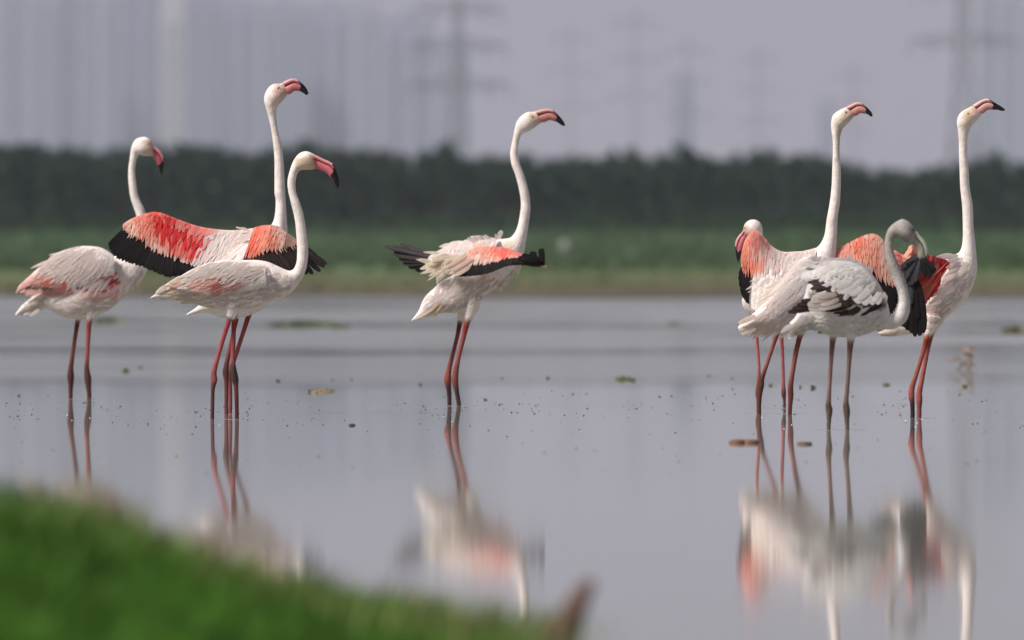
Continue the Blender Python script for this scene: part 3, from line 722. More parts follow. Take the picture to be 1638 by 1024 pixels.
# ================================================================== bird 2: tall, wings spread, seen from behind
b = Bird(fd(662.5), 372, 'tallest flamingo with both wings spread wide showing red coverts and black flight feathers')
zw = (160, 320, 4.31); z_ = Z(*zw); zn = (400, 100, 4.875); zh = (400, 110, 13.65)
b.tints = [(455, 143, 8, (.62, .27, .24), .75), (446, 141.5, 5, (.40, .25, .16), .75), (449.6, 151, 10, (.46, .36, .27), .5)]
b.zones = [([(440, 120), (470, 120), (462, 165), (432, 172)], (.60, .42, .36), .55), ([(426, 170), (446, 165), (462, 240), (440, 250)], (.66, .58, .52), .5)]
body = [((298, 502), (299, 506)), ((320, 486), (328, 500)), ((343, 450), (352, 508)), ((362, 415), (380, 510)), ((383, 392), (398, 505)), ((404, 377), (424, 492)), ((421, 370), (446, 466)), ((431, 363), (459, 430)), ((437, 354), (461.5, 395)), ((440, 340), (459.5, 362)), ((440.8, 320), (457, 322))]
body += ZP(*zn, [(190, 1020, 275, 1020), (190, 900, 268, 890), (189, 760, 259, 740), (181, 650, 245, 640), (166, 540, 219, 530), (146, 440, 207, 440)])
body += ZP(*zh, [(380, 985, 575, 985), (340, 850, 600, 840), (308, 735, 650, 765), (308, 620, 710, 700), (335, 520, 765, 640), (410, 400, 805, 590), (520, 328, 825, 560), (630, 325, 835, 530), (715, 298, 835, 500)])
nb = len(body)
b.loft(body, [(0, 1.2), (2, .9), (6, .95), (10, 1), (nb - 8, 1), (nb - 1, .66)], [(0, -.26), (2, -.18), (5, 0), (8, .07), (nb - 1, .07)])
b.leg([(378, 488, 12, 'w'), (381, 500, 6, 'w'), (379, 506, 4.3, 'u'), (374, 530, 3.5, 'u'), (369, 552, 3.5, 'u'), (362, 585, 4.3, 'j'), (361, 596, 5.3, 'j'), (362, 612, 3.8, 'l'), (362, 640, 3.4, 'l'), (362, 662.5, 3.4, 'l')], .02, (.36, .08, .085), (.19, .06, .065), (.11, .05, .05))
b.leg([(404, 484, 13, 'w'), (401, 497, 6.5, 'w'), (398, 504, 4.6, 'u'), (388, 535, 3.8, 'u'), (376, 572, 3.6, 'u'), (368.5, 590, 4.6, 'j'), (366.5, 600, 4.8, 'j'), (368, 620, 3.7, 'l'), (368.5, 645, 3.5, 'l'), (368, 662.5, 3.5, 'l')], .10, (.46, .11, .12), (.30, .09, .09))
b.finish_body()
lz = [(z_([(0, 60), (900, 60), (900, 560), (0, 560)]), (.74, .17, .13)), (z_([(800, 150), (1300, 150), (1300, 700), (560, 700), (620, 470), (640, 370), (700, 290)]), WHITE),
      (z_([(640, 190), (780, 195), (800, 230), (640, 300), (600, 230)]), (.78, .24, .22), .8),
      (z_([(480, 140), (860, 200), (800, 260), (560, 240)]), (.76, .30, .28), .55),
      (z_([(330, 130), (500, 150), (560, 250), (690, 260), (720, 330), (660, 400), (600, 440), (540, 370), (430, 310), (350, 220)]), (.70, .045, .05), .95),
      (z_([(140, 140), (330, 80), (350, 200), (400, 300), (560, 380), (600, 470), (520, 420), (330, 340), (140, 260)]), (.80, .34, .26), .95),
      (z_([(290, 80), (360, 90), (380, 250), (300, 200)]), (.78, .20, .15), .7),
      (z_([(240, 110), (310, 100), (330, 190), (250, 160)]), (.80, .28, .22), .8),
      (z_([(150, 160), (240, 140), (250, 260), (150, 250)]), (.82, .56, .46), .9),
      (z_([(150, 140), (200, 125), (190, 200), (140, 200)]), (.80, .48, .38), .9),
      (z_([(330, 300), (420, 350), (600, 430), (610, 480), (480, 430), (320, 340)]), (.82, .56, .49), .8)]
wo, Pw = b.wing(z_([(1085, 190), (960, 206), (860, 207), (700, 186), (560, 142), (440, 94), (370, 82), (290, 100), (215, 130), (160, 165)]),
       z_([(1000, 450), (850, 470), (740, 470), (610, 440), (500, 395), (425, 365), (340, 320), (270, 262), (205, 240), (160, 195)]),
       z_([(1000, 600), (860, 580), (720, 530), (600, 515), (480, 535), (380, 500), (270, 455), (160, 425), (85, 380), (52, 300)]),
       [.04, .06, .06, .04, .0], [-.08, -.05, -.04, -.02, 0], [-.14, -.11, -.09, -.06, -.02], lz, BLACK,
       [(.33, .55, 64, .002, 'covert_feather'), (.24, .46, 64, .004, 'covert_feather'), (.16, .37, 66, .006, None), (.09, .28, 66, .0075, None), (.04, .19, 66, .009, None), (0, .10, 60, .010, None)], nflight=40, fw=1.5, bulge=.03)
rz = [(z_([(900, 100), (1500, 100), (1500, 500), (900, 500)]), (.80, .27, .20)), (z_([(960, 250), (1090, 180), (1080, 400), (960, 410)]), (.78, .17, .12), .8),
      (z_([(1130, 190), (1290, 170), (1290, 260), (1130, 240)]), (.80, .42, .36), .7), (z_([(1205, 215), (1400, 215), (1400, 345), (1225, 350)]), (.84, .60, .50), .95), (z_([(1080, 300), (1210, 250), (1220, 370), (1100, 380)]), (.82, .36, .26), .7)]
b.wing(z_([(1060, 190), (1120, 175), (1180, 172), (1235, 185), (1285, 222), (1330, 252), (1365, 280)]),
       z_([(990, 400), (1060, 392), (1130, 362), (1210, 352), (1260, 338), (1320, 322), (1370, 305)]),
       z_([(1000, 430), (1100, 460), (1210, 485), (1320, 500), (1400, 495), (1440, 460), (1450, 420)]),
       [-.06, -.14, -.14, -.10], [-.15, -.17, -.16, -.11], [-.17, -.19, -.18, -.12], rz, DBROWN,
       [(.26, .56, 34, .002, 'covert_feather'), (.16, .42, 34, .004, 'covert_feather'), (.07, .28, 36, .006, None), (0, .15, 36, .007, None)], nflight=26, fw=1.5)
for (rx, ry, tx, ty) in ((1340, 275, 1565, 442), (1345, 290, 1550, 462), (1345, 310, 1520, 492), (1340, 330, 1468, 512), (1320, 330, 1430, 512), (1345, 268, 1500, 392)):
    b.free('flight_feather', z_([(rx, ry)])[0], z_([(tx, ty)])[0], 8.5, (.03, .022, .022), (.02, .016, .018), -.12, -.10, bow=.03)
b.tract(z_([(790, 300), (850, 225), (960, 205), (1090, 185), (1110, 200), (1040, 260), (980, 350), (950, 400), (860, 400), (790, 380)]),
        [(400, 370, -8, 5), (330, 410, -10, 5), (370, 420, -7, 8)], 42, 5.5, 4.4, [], 'scapular_feather', False, .016, cv=.06, tipc=(.78, .70, .66))
b.tract(z_([(730, 440), (800, 380), (960, 400), (900, 450), (780, 480)]), [(330, 430, -8, 5)], 26, 9, 8, [], 'scapular_feather', False, .014)
for k in range(6): b.free('scapular_feather', (384 + k * 3, 365 + k), (377 + k * 2.4, 363.5), 3, WHITE, WHITE, .0, .0, mat=M_feat, prof=PROF)
b.bill(ZP(*zh, [(715, 292, 822, 560), (820, 240, 885, 553), (920, 213, 950, 498), (1020, 232, 1025, 487), (1105, 292, 1095, 495), (1190, 372, 1150, 525), (1250, 462, 1200, 560), (1278, 545, 1232, 578)]), .555, (.56, .17, .18))
b.eye(446, 141.5, 1.9, (.62, .50, .22))
b.done()

# ================================================================== bird 3: front left, folded
b = Bird(fd(671), 355, 'nearest flamingo of the left group, wings folded, S-curved neck and bill bent down')
zb = (230, 380, 5.119); z_ = Z(*zb); zh = (440, 230, 13.65)
b.tints = [(502, 258, 8, (.62, .27, .24), .75), (499, 254, 5, (.40, .25, .16), .75), (500.2, 266, 10, (.46, .36, .27), .5)]
b.zones = [(z_([(0, 400), (330, 420), (560, 540), (560, 620), (0, 620)]), (.66, .56, .46), .55), (z_([(560, 430), (1000, 430), (1300, 300), (1200, 600), (560, 620)]), (.71, .61, .575), .7),
           (z_([(330, 400), (500, 400), (480, 570), (330, 530)]), (.60, .50, .40), .4),
           ([(470, 252), (508, 247), (507, 274), (475, 276)], (.56, .41, .26), .75), ([(498, 249), (503, 252), (500, 256), (496, 254)], (.35, .18, .08), .7)]
body = ZP(*zb, [(36, 502, 38, 506), (90, 465, 100, 494), (200, 395, 230, 506), (330, 325, 350, 522), (450, 262, 480, 567), (600, 215, 620, 594), (760, 190, 770, 602), (900, 182, 900, 588), (1010, 197, 1030, 532),
                (1090, 230, 1130, 505), (1150, 258, 1220, 442), (1195, 272, 1290, 347), (1228, 255, 1325, 272), (1250, 200, 1342, 190), (1255, 110, 1347, 105), (1250, 0, 1335, 0)])
body += [((471.5, 352), (487, 350)), ((466, 328), (481, 327)), ((461.5, 309), (474.5, 309))]
body += ZP(*zh, [(270, 900, 445, 900), (275, 770, 455, 790), (302, 650, 480, 680), (340, 520, 540, 590), (400, 370, 610, 575), (480, 255, 670, 570), (580, 180, 735, 575), (690, 162, 800, 572), (770, 185, 850, 560), (840, 222, 885, 540)])
nb = len(body)
b.loft(body, [(0, 1.3), (2, 1.0), (4, .72), (9, .72), (13, 1), (nb - 6, .95), (nb - 1, .62)])
b.leg([(374, 462, 11, 'w'), (372, 482, 12, 'w'), (370.5, 497, 10.5, 'w'), (368.5, 508, 7.5, 'w'), (366.5, 513, 4.2, 'u'), (356, 545, 3.9, 'u'), (346, 580, 3.9, 'u'), (342, 598, 4.8, 'j'), (342.5, 608, 5.6, 'j'), (340.5, 622, 3.6, 'l'), (340, 645, 3.3, 'l'), (339.5, 671.5, 3.3, 'l')], -.035, (.50, .11, .13), (.13, .045, .05), (.33, .10, .10))
b.leg([(378, 480, 12, 'w'), (376, 500, 7, 'w'), (374.5, 513, 4.3, 'u'), (373.3, 545, 4.0, 'u'), (372.5, 575, 4.2, 'u'), (373, 588, 5, 'j'), (376, 607, 6.0, 'j'), (377.5, 618, 4.2, 'l'), (378.5, 640, 3.7, 'l'), (379, 671.5, 3.6, 'l')], .03, (.44, .11, .12), (.26, .075, .08), (.10, .06, .055))
wingp = ZP(*zb, [(115, 425, 120, 430), (180, 378, 210, 412), (300, 312, 340, 440), (430, 240, 500, 470), (580, 195, 650, 460), (740, 182, 800, 440), (880, 195, 920, 420), (1000, 230, 1010, 390)])
wz = [(z_([(330, 400), (440, 300), (560, 260), (620, 300), (560, 480), (420, 470)]), (.70, .36, .31), .7), (z_([(560, 380), (760, 340), (830, 400), (600, 480), (540, 480)]), (.60, .24, .21), .75),
      (z_([(140, 400), (320, 330), (330, 400), (160, 450)]), (.72, .46, .33), .65), (z_([(600, 400), (830, 370), (830, 440), (640, 460)]), (.72, .48, .44), .5), (z_([(500, 290), (590, 290), (570, 380), (480, 400)]), (.76, .46, .38), .7), (z_([(570, 370), (610, 350), (590, 430), (560, 430)]), (.42, .10, .08), .7)]
sv = b.zones; b.zones = sv + wz
b.loft(wingp, [(0, .25), (3, .30), (7, .33)], [(0, -.02), (3, -.082), (7, -.082)], nseg=16)
b.loft(wingp, [(0, .25), (3, .30), (7, .33)], [(0, .02), (3, .082), (7, .082)], nseg=16)
b.zones = sv
b.finish_body()
b.tract(z_([(330, 420), (420, 330), (600, 300), (720, 330), (840, 380), (820, 430), (640, 460), (560, 480), (420, 455)]), [(300, 460, -10, 4), (370, 455, -9, 5)], 24, 6, 4.8, wz, 'wing_covert', True, .009, cv=.14)
b.tract(z_([(150, 410), (330, 310), (400, 330), (330, 430), (200, 440)]), [(280, 450, -10, 5)], 24, 8, 7, wz, 'wing_covert', True, .007)
b.tract(z_([(380, 300), (450, 245), (600, 200), (780, 182), (930, 190), (1040, 235), (1030, 300), (900, 310), (780, 290), (640, 262), (520, 280)]),
        [(300, 440, -10, 5), (380, 425, -8, 6), (430, 430, -8, 5)], 34, 5.8, 4.4, [(z_([(800, 250), (900, 340), (850, 370), (760, 340)]), (.60, .52, .47), .5)], 'scapular_feather', True, .013, tipc=(.70, .58, .53), cv=.09)
b.tract(z_([(560, 470), (800, 430), (1000, 380), (1100, 280), (1250, 330), (1200, 430), (1080, 500), (900, 570), (700, 585), (560, 560)]), [(430, 470, -10, 3), (360, 480, -10, 1)], 13, 8, 6, None, None, True, .003)
b.tract(z_([(180, 480), (240, 450), (400, 470), (560, 530), (500, 560), (300, 500), (150, 485)]), [(280, 470, -10, 1)], 22, 8, 6.5, [(z_([(0, 450), (160, 430), (160, 520), (0, 520)]), (.80, .74, .70)), (z_([(160, 380), (560, 430), (560, 600), (160, 520)]), (.64, .54, .43), .7)], 'tail_feather', True, .005)
b.bill(ZP(*zh, [(835, 220, 870, 545), (950, 278, 955, 560), (1075, 340, 1050, 605), (1195, 392, 1150, 665), (1290, 462, 1215, 745), (1335, 560, 1250, 785), (1385, 710, 1290, 870), (1405, 850, 1330, 940), (1390, 955, 1360, 968)]), .50, (.66, .16, .18))
b.eye(499, 254, 1.9, (.62, .50, .22))
b.done()

# ================================================================== bird 4: centre, half spread ruffled wings
b = Bird(fd(649.5), 727, 'lone flamingo in the middle of the picture with ruffled half open wings')
zc = (600, 340, 5.39); z_ = Z(*zc); zh = (800, 160, 8.533); z4 = (660, 480, 4.267)
b.tints = [(863, 189, 8, (.62, .27, .24), .75), (851.5, 186.8, 5, (.40, .25, .16), .75), (856.1, 197, 10, (.46, .36, .27), .5)]
b.zones = [([(845, 180), (880, 175), (880, 215), (840, 215)], (.68, .55, .45), .4), (z_([(560, 800), (900, 560), (1100, 560), (900, 900), (560, 900)]), (.66, .56, .51), .5),
           (z_([(930, 540), (1010, 540), (1010, 600), (930, 600)]), (.70, .48, .42), .5), (z_([(1060, 240), (1200, 250), (1200, 330), (1060, 300)]), (.70, .52, .36), .7)]
body = ZP(*zc, [(309, 934, 316, 940), (375, 845, 420, 905), (425, 735, 520, 885), (520, 640, 610, 868), (630, 540, 735, 868), (740, 430, 850, 800), (850, 330, 950, 715), (950, 270, 1060, 640), (1040, 235, 1160, 550), (1115, 226, 1240, 455), (1168, 214, 1284, 350), (1207, 168, 1298, 260), (1233, 100, 1315, 160), (1250, 0, 1337, 0)])
body += [((833.2, 325), (848.3, 325)), ((830.5, 305), (845.5, 305))]
body += ZP(*zh, [(205, 1020, 328, 1020), (155, 890, 278, 890), (136, 760, 248, 770), (145, 655, 247, 660), (168, 550, 266, 545), (188, 440, 305, 465), (222, 305, 385, 430), (285, 220, 455, 390), (365, 167, 520, 340), (430, 162, 558, 318), (480, 155, 575, 308)])
nb = len(body)
b.loft(body, [(0, 1.3), (2, .9), (4, .72), (9, .8), (12, 1), (nb - 6, .95), (nb - 1, .62)], [(0, -.05), (8, 0), (nb - 1, 0)])
b.leg([(744, 480, 15, 'w'), (741, 496, 11, 'w'), (738.5, 506, 7.5, 'w'), (736.5, 513, 6, 'w'), (735.5, 517, 4.4, 'u'), (731, 540, 3.6, 'u'), (724, 568, 3.5, 'u'), (718, 592, 4.5, 'j'), (716, 607, 6.2, 'j'), (717.8, 622, 4.2, 'l'), (718.6, 636, 3.8, 'l'), (719, 650, 3.6, 'l')], .05, (.30, .07, .065), (.075, .035, .04), (.34, .09, .08))
b.leg([(750, 462, 17, 'w'), (755, 480, 15, 'w'), (752.5, 497, 11, 'w'), (749, 509, 7.6, 'w'), (747, 517, 5.0, 'u'), (740, 545, 4.2, 'u'), (734, 570, 3.8, 'u'), (729.5, 592, 4.8, 'j'), (728, 610, 5.6, 'j'), (730.5, 625, 4.0, 'l'), (733, 640, 3.8, 'l'), (734, 650, 3.8, 'l')], -.04, (.38, .10, .09), (.085, .04, .04), (.30, .085, .075))
b.finish_body()
# far wing: dark primaries behind
for (rx, ry, tx, ty, w_) in ((500, 385, 85, 292, 7), (500, 392, 150, 290, 6), (520, 390, 208, 268, 6), (490, 400, 160, 348, 13), (480, 405, 205, 392, 13), (480, 410, 240, 430, 14), (480, 420, 285, 462, 14), (490, 430, 345, 487, 15), (500, 430, 400, 478, 14), (500, 380, 120, 305, 8)):
    b.free('flight_feather', z_([(rx, ry)])[0], z_([(tx, ty)])[0], w_, (.035, .028, .03), (.03, .024, .026), .16, .24)
cz = [(z_([(860, 250), (960, 300), (960, 340), (830, 340)]), (.76, .52, .40), .8)]
# ruffled back: cloak between both wings
wo, Pc = b.wing(z_([(470, 372), (560, 320), (680, 265), (820, 232), (950, 212), (1090, 228)]), z_([(430, 450), (520, 440), (640, 400), (780, 360), (900, 300), (1040, 280)]),
       z_([(500, 545), (580, 560), (680, 520), (780, 450), (880, 380), (1000, 340)]), [.10, .08, .06, .04], [-.02, -.04, -.06, -.08], [-.02, -.06, -.10, -.12], cz, (.70, .60, .50),
       [(.3, .6, 16, .004, 'scapular_feather'), (.0, .3, 18, .008, 'scapular_feather')], nflight=14, bulge=.03, fzones=[(z_([(300, 300), (900, 440), (900, 640), (300, 640)]), (.72, .62, .50), .8)], fl_prof=PROF, vmax=.8)
# near wing
nz_ = [(z_([(500, 200), (1400, 200), (1400, 600), (500, 600)]), (.80, .42, .34)), (z_([(560, 430), (900, 380), (900, 460), (700, 560), (560, 560)]), (.78, .60, .52), .9), (z_([(980, 320), (1160, 310), (1150, 390), (1000, 410)]), (.80, .17, .14), .9),
       (z_([(1150, 310), (1300, 350), (1300, 390), (1150, 370)]), (.80, .24, .20), .8), (z_([(900, 300), (1020, 300), (1000, 350), (880, 370)]), (.80, .36, .27), .8), (z_([(850, 400), (1010, 420), (1000, 450), (850, 460)]), (.78, .56, .52), .8)]
b.wing(z_([(800, 330), (880, 300), (980, 292), (1080, 298), (1180, 322), (1285, 362)]), z_([(690, 520), (800, 462), (920, 445), (1030, 430), (1130, 398), (1285, 384)]), z_([(695, 556), (800, 553), (920, 540), (1020, 512), (1130, 468), (1300, 448)]),
       [-.11, -.13, -.16, -.22, -.30], [-.16, -.18, -.22, -.28, -.34], [-.18, -.21, -.26, -.32, -.38], nz_, BLACK,
       [(.22, .54, 42, .002, 'covert_feather'), (.10, .38, 42, .004, 'covert_feather'), (0, .24, 44, .006, None)], nflight=30, fw=1.5, bulge=.02)
for (tx, ty, rx, ry) in ((580, 490, 800, 380), (600, 510, 820, 400), (640, 530, 840, 410), (680, 552, 850, 420), (700, 545, 880, 430), (660, 505, 850, 395), (620, 470, 800, 370)):
    b.free('scapular_feather', z_([(rx, ry)])[0], z_([(tx, ty)])[0], 6, (.78, .55, .48), (.78, .66, .56), -.20, -.215, mat=M_feat)
for (rx, ry, tx, ty, w_) in ((1290, 440, 1292, 352, 11), (1335, 445, 1310, 360, 9), (1380, 455, 1352, 334, 9.5), (1395, 455, 1375, 338, 6), (1440, 465, 1420, 312, 6), (1450, 468, 1440, 308, 7.5), (1250, 430, 1275, 380, 12), (1320, 445, 1335, 378, 10), (1410, 460, 1400, 380, 11), (1430, 462, 1432, 390, 10)):
    b.free('flight_feather', z_([(rx, ry)])[0], z_([(tx, ty)])[0], w_, BLACK, BLACK, -.37, -.36)
mb = MB(); pts = [b.P(*z_([q])[0], -.375) for q in ((1180, 425), (1260, 440), (1340, 450), (1420, 462), (1478, 470))]
tube(mb, pts, [.006, .007, .007, .007, .007], [BLACK, (.03, .014, .012), (.13, .05, .04), (.22, .09, .07), (.60, .52, .48)], 8); mb.build('wing_edge', M_body, b.root)
mb = MB(); pts = [b.P(*z_([q])[0], -.37) for q in ((1270, 385), (1290, 412), (1380, 432), (1450, 450))]
tube(mb, pts, [.012, .024, .021, .013], [BLACK] * 4, 8); mb.build('alula', M_flight, b.root)
# hanging white tertials and loose ruffled feathers
for k in range(26):
    f = k / 25; rx = 560 + 260 * f + random.gauss(0, 12); ry = 400 - 30 * f + random.gauss(0, 18); an = R(random.uniform(112, 168)); ln = random.uniform(110, 210)
    b.free('tertial_feather', z_([(rx, ry)])[0], z_([(rx + math.cos(an) * ln, ry + math.sin(an) * ln)])[0], random.uniform(5, 8.5), (.76, .69, .60), (.74, .62, .48), -.10 - .05 * f, -.11 - .05 * f, bow=random.gauss(0, .06), mat=M_feat, lift=.01, prof=PROF)
for (rx, ry, tx, ty, w_) in ((520, 440, 380, 398, 4), (520, 450, 350, 402, 3.5), (560, 350, 412, 342, 3), (560, 470, 390, 530, 5), (560, 500, 460, 550, 4), (560, 500, 535, 620, 6), (600, 500, 560, 590, 6), (500, 450, 385, 490, 6), (600, 480, 450, 590, 2)):
    b.free('tertial_feather', z_([(rx, ry)])[0], z_([(tx, ty)])[0], w_ + 2, (.78, .72, .64), (.76, .68, .56), -.08, -.09, mat=M_feat, prof=PROF)
b.tract(z_([(600, 330), (800, 235), (960, 215), (1100, 232), (1060, 280), (900, 320), (760, 370), (620, 400)]), [(760, 400, -10, 3), (700, 410, -10, 6)], 26, 9, 7, cz, 'scapular_feather', False, .016, ang=14)
for (rx, ry, tx, ty, w_) in ((1060, 235, 1092, 155, 7), (1045, 240, 1040, 185, 4), (1000, 235, 940, 196, 5), (950, 235, 882, 205, 6), (900, 245, 845, 215, 6), (860, 250, 795, 222, 5), (1070, 230, 1075, 165, 6), (930, 230, 910, 200, 5)):
    b.free('ruffled_feather', z_([(rx, ry)])[0], z_([(tx, ty)])[0], w_, WHITE, (.78, .74, .72), .0, -.01, mat=M_feat)
for k in range(34):
    f = k / 33; rx = 1240 - 190 * f + random.gauss(0, 8); ry = 450 + 170 * f + random.gauss(0, 16); an = R(random.uniform(70, 115)); ln = random.uniform(30, 75)
    b.free('breast_feather', z_([(rx, ry)])[0], z_([(rx + math.cos(an) * ln, ry + math.sin(an) * ln)])[0], random.uniform(3.5, 6), (.68, .60, .56), (.74, .68, .64), -.03, -.03 + random.gauss(0, .01), bow=random.gauss(0, .1), mat=M_feat, prof=PROF)
b.tract(z_([(440, 760), (600, 620), (760, 560), (1000, 540), (1120, 560), (1000, 650), (880, 760), (700, 840), (500, 850)]), [(700, 470, -9, 7), (760, 460, -8, 8)], 14, 8, 6, None, None, True, .003)
for k in range(8):
    b.free('tail_feather', z_([(560 + k * 4, 765 + k * 4)])[0], z_([(330 + k * 24, 925 - k * 2)])[0], 4.6, (.62, .48, .34), (.78, .70, .60), -.088 + .004 * (k % 3), -.066, mat=M_feat, bow=random.gauss(0, .04), prof=PROF)
b.bill(ZP(*zh, [(475, 153, 575, 308), (560, 130, 625, 298), (640, 120, 682, 276), (708, 132, 738, 292), (775, 185, 776, 303), (832, 245, 820, 335), (876, 310, 856, 352), (887, 345, 876, 358)]), .53, (.56, .20, .19))
b.eye(851.5, 186.8, 1.9, (.62, .50, .22))
b.done()

# ================================================================== bird 6: hidden behind the spreading bird at right
zr = (1170, 350, 5.119); z_ = Z(*zr); zh = (1160, 340, 13.65)
b = Bird(fd(652.5), 1232, 'flamingo hidden behind another, only its head peeking over a raised pink wing')
body = [((1335, 440), (1337, 446)), ((1310, 432), (1315, 462)), ((1282, 420), (1287, 496)), ((1254, 416), (1256, 514)), ((1230, 420), (1226, 516)), ((1213, 432), (1203, 508)), ((1206, 443), (1188, 490)), ((1208, 444), (1188, 470)), ((1214, 438), (1193, 450)), ((1222, 420), (1206, 426)), ((1224, 403), (1209, 405)), ((1221, 385), (1207, 390))]
body += ZP(*zh, [(812, 330, 600, 590), (775, 235, 560, 570), (710, 178, 530, 550), (620, 150, 500, 535), (520, 172, 480, 522), (435, 240, 472, 520), (402, 320, 475, 520), (392, 380, 470, 520)])
nb = len(body)
b.tints = [(1191, 373, 8, (.62, .27, .24), .75), (1191.5, 365, 5, (.40, .25, .16), .75), (1191.3, 381, 10, (.46, .36, .27), .5)]
b.zones = [([(1190, 366), (1200, 358), (1200, 372), (1194, 380)], (.62, .46, .32), .5)]
b.loft(body, [(0, 1.2), (3, .7), (6, .8), (9, 1), (nb - 5, .9), (nb - 1, .66)], [(0, .05), (6, 0), (nb - 1, -.02)])
b.leg([(1213, 505, 10, 'w'), (1210.5, 522, 5, 'w'), (1210, 531, 3.2, 'u'), (1212, 560, 2.9, 'u'), (1214, 590, 2.9, 'u'), (1213, 618, 3.5, 'j'), (1212, 628, 4.2, 'j'), (1212.5, 640, 3, 'l'), (1212.5, 653, 3, 'l')], .05, (.56, .17, .16), (.20, .07, .06))
b.leg([(1252, 505, 10, 'w'), (1250.5, 522, 5, 'w'), (1250, 534, 3.4, 'u'), (1252, 575, 3.0, 'u'), (1253, 612, 3.2, 'u'), (1253.5, 628, 4.2, 'j'), (1254.5, 640, 2.8, 'l'), (1255, 653, 2.6, 'l')], -.04, (.46, .14, .15), (.16, .06, .055))
b.finish_body()
b.tract([(1186, 470), (1200, 450), (1240, 430), (1300, 440), (1300, 480), (1240, 505), (1200, 500)], [(1220, 470, 10, 3)], 14, 8, 6, None, None, True, .004)
b.bill(ZP(*zh, [(395, 375, 478, 525), (345, 455, 465, 580), (285, 520, 440, 640), (238, 600, 415, 730), (216, 710, 380, 800), (222, 830, 350, 880), (240, 950, 328, 1000), (265, 1040, 305, 1060), (285, 1085, 300, 1088)]), .60, (.60, .16, .18))
b.eye(1191.5, 365, 1.9, (.62, .50, .22))
b.done()

# ================================================================== bird 5: tall, wings half open, seen from behind (right group)
b = Bird(fd(662.5), 1245, 'tall flamingo of the right group holding both pink wings half open')
zh = (1310, 150, 13.65)
b.tints = [(1364, 180, 8, (.62, .27, .24), .75), (1353.5, 180.5, 5, (.40, .25, .16), .75), (1357.7, 188, 10, (.46, .36, .27), .5)]
b.zones = [([(1335, 190), (1352, 180), (1352, 205), (1338, 215)], (.58, .48, .32), .55), ([(1337, 210), (1346, 208), (1344, 255), (1336, 262)], (.36, .31, .26), .55)]
body = ZP(*zr, [(52, 885, 75, 948), (130, 815, 175, 935), (220, 735, 285, 915), (320, 620, 405, 912), (420, 500, 530, 905), (520, 380, 650, 850), (600, 305, 750, 745), (662, 262, 815, 600), (702, 232, 850, 430), (737, 190, 857, 300), (764, 120, 862, 190), (780, 0, 870, 0)])
body += [((1327, 325), (1343.5, 325)), ((1330, 298), (1345, 298)), ((1331, 272), (1345, 272)), ((1332, 245), (1343.2, 245)), ((1331.7, 222), (1344, 220))]
body += ZP(*zh, [(278, 870, 482, 880), (263, 730, 520, 770), (266, 600, 620, 665), (300, 480, 700, 580), (375, 402, 750, 520), (470, 345, 785, 492), (580, 292, 805, 478)])
nb = len(body)
b.loft(body, [(0, 1.3), (2, .8), (6, .95), (9, 1), (nb - 6, .95), (nb - 1, .64)], [(0, -.30), (3, -.20), (7, .03), (nb - 1, .05)])
b.leg([(1243, 520, 9, 'w'), (1245, 528, 4.5, 'w'), (1243, 535, 3.8, 'u'), (1235, 558, 3.4, 'u'), (1226, 585, 3.4, 'u'), (1219, 605, 4.2, 'j'), (1217.5, 616, 5.2, 'j'), (1215.5, 632, 3.9, 'l'), (1214.5, 648, 3.5, 'l'), (1214.5, 663, 3.5, 'l')], -.10, (.34, .11, .09), (.12, .045, .035))
b.leg([(1286, 515, 14, 'w'), (1282, 530, 8, 'w'), (1279, 540, 4.8, 'u'), (1273, 565, 4.4, 'u'), (1268, 595, 4.0, 'u'), (1264.5, 618, 4.8, 'j'), (1264.8, 633, 5.0, 'j'), (1264, 648, 3.8, 'l'), (1263.5, 663, 3.6, 'l')], -.02, (.36, .13, .10), (.27, .09, .075))
b.finish_body()
lz = [(z_([(0, 0), (330, 0), (420, 300), (300, 420), (110, 520), (0, 560)]), (.80, .36, .28)), (z_([(330, 200), (900, 200), (900, 800), (330, 800)]), WHITE),
      (z_([(180, 100), (260, 110), (440, 280), (240, 330), (160, 200)]), (.80, .44, .38), .75), (z_([(120, 180), (200, 110), (200, 260), (140, 330)]), (.80, .26, .22), .75), (z_([(80, 380), (270, 370), (230, 450), (100, 520)]), (.80, .27, .17), .85),
      (z_([(80, 260), (140, 200), (140, 400), (90, 400)]), (.80, .30, .20), .7), (z_([(330, 230), (460, 270), (420, 420), (250, 380), (170, 340)]), (.78, .68, .64), .8), (z_([(150, 290), (250, 330), (200, 400), (130, 360)]), (.80, .60, .54), .6)]
fz = [(z_([(0, 380), (105, 420), (115, 530), (145, 640), (162, 715), (60, 720)]), BLACK)]
b.wing(z_([(700, 235), (600, 262), (520, 268), (420, 270), (335, 228), (275, 160), (225, 105), (175, 95), (120, 160), (92, 240), (76, 330)]),
       z_([(660, 430), (560, 450), (480, 440), (420, 430), (340, 420), (270, 420), (210, 440), (170, 440), (125, 440), (100, 420), (85, 400)]),
       z_([(600, 640), (520, 680), (440, 690), (370, 700), (290, 745), (220, 765), (180, 745), (150, 712), (112, 680), (78, 590), (64, 450)]),
       [.03, .04, .03, .0, -.02], [-.10, -.08, -.06, -.04, -.03], [-.18, -.16, -.13, -.09, -.05], lz, WHITE,
       [(.30, .56, 48, .002, 'covert_feather'), (.20, .44, 50, .004, 'covert_feather'), (.12, .34, 50, .0055, None), (.05, .24, 52, .007, None), (0, .13, 52, .008, None)], nflight=34, fw=1.6, bulge=.03, fzones=fz)
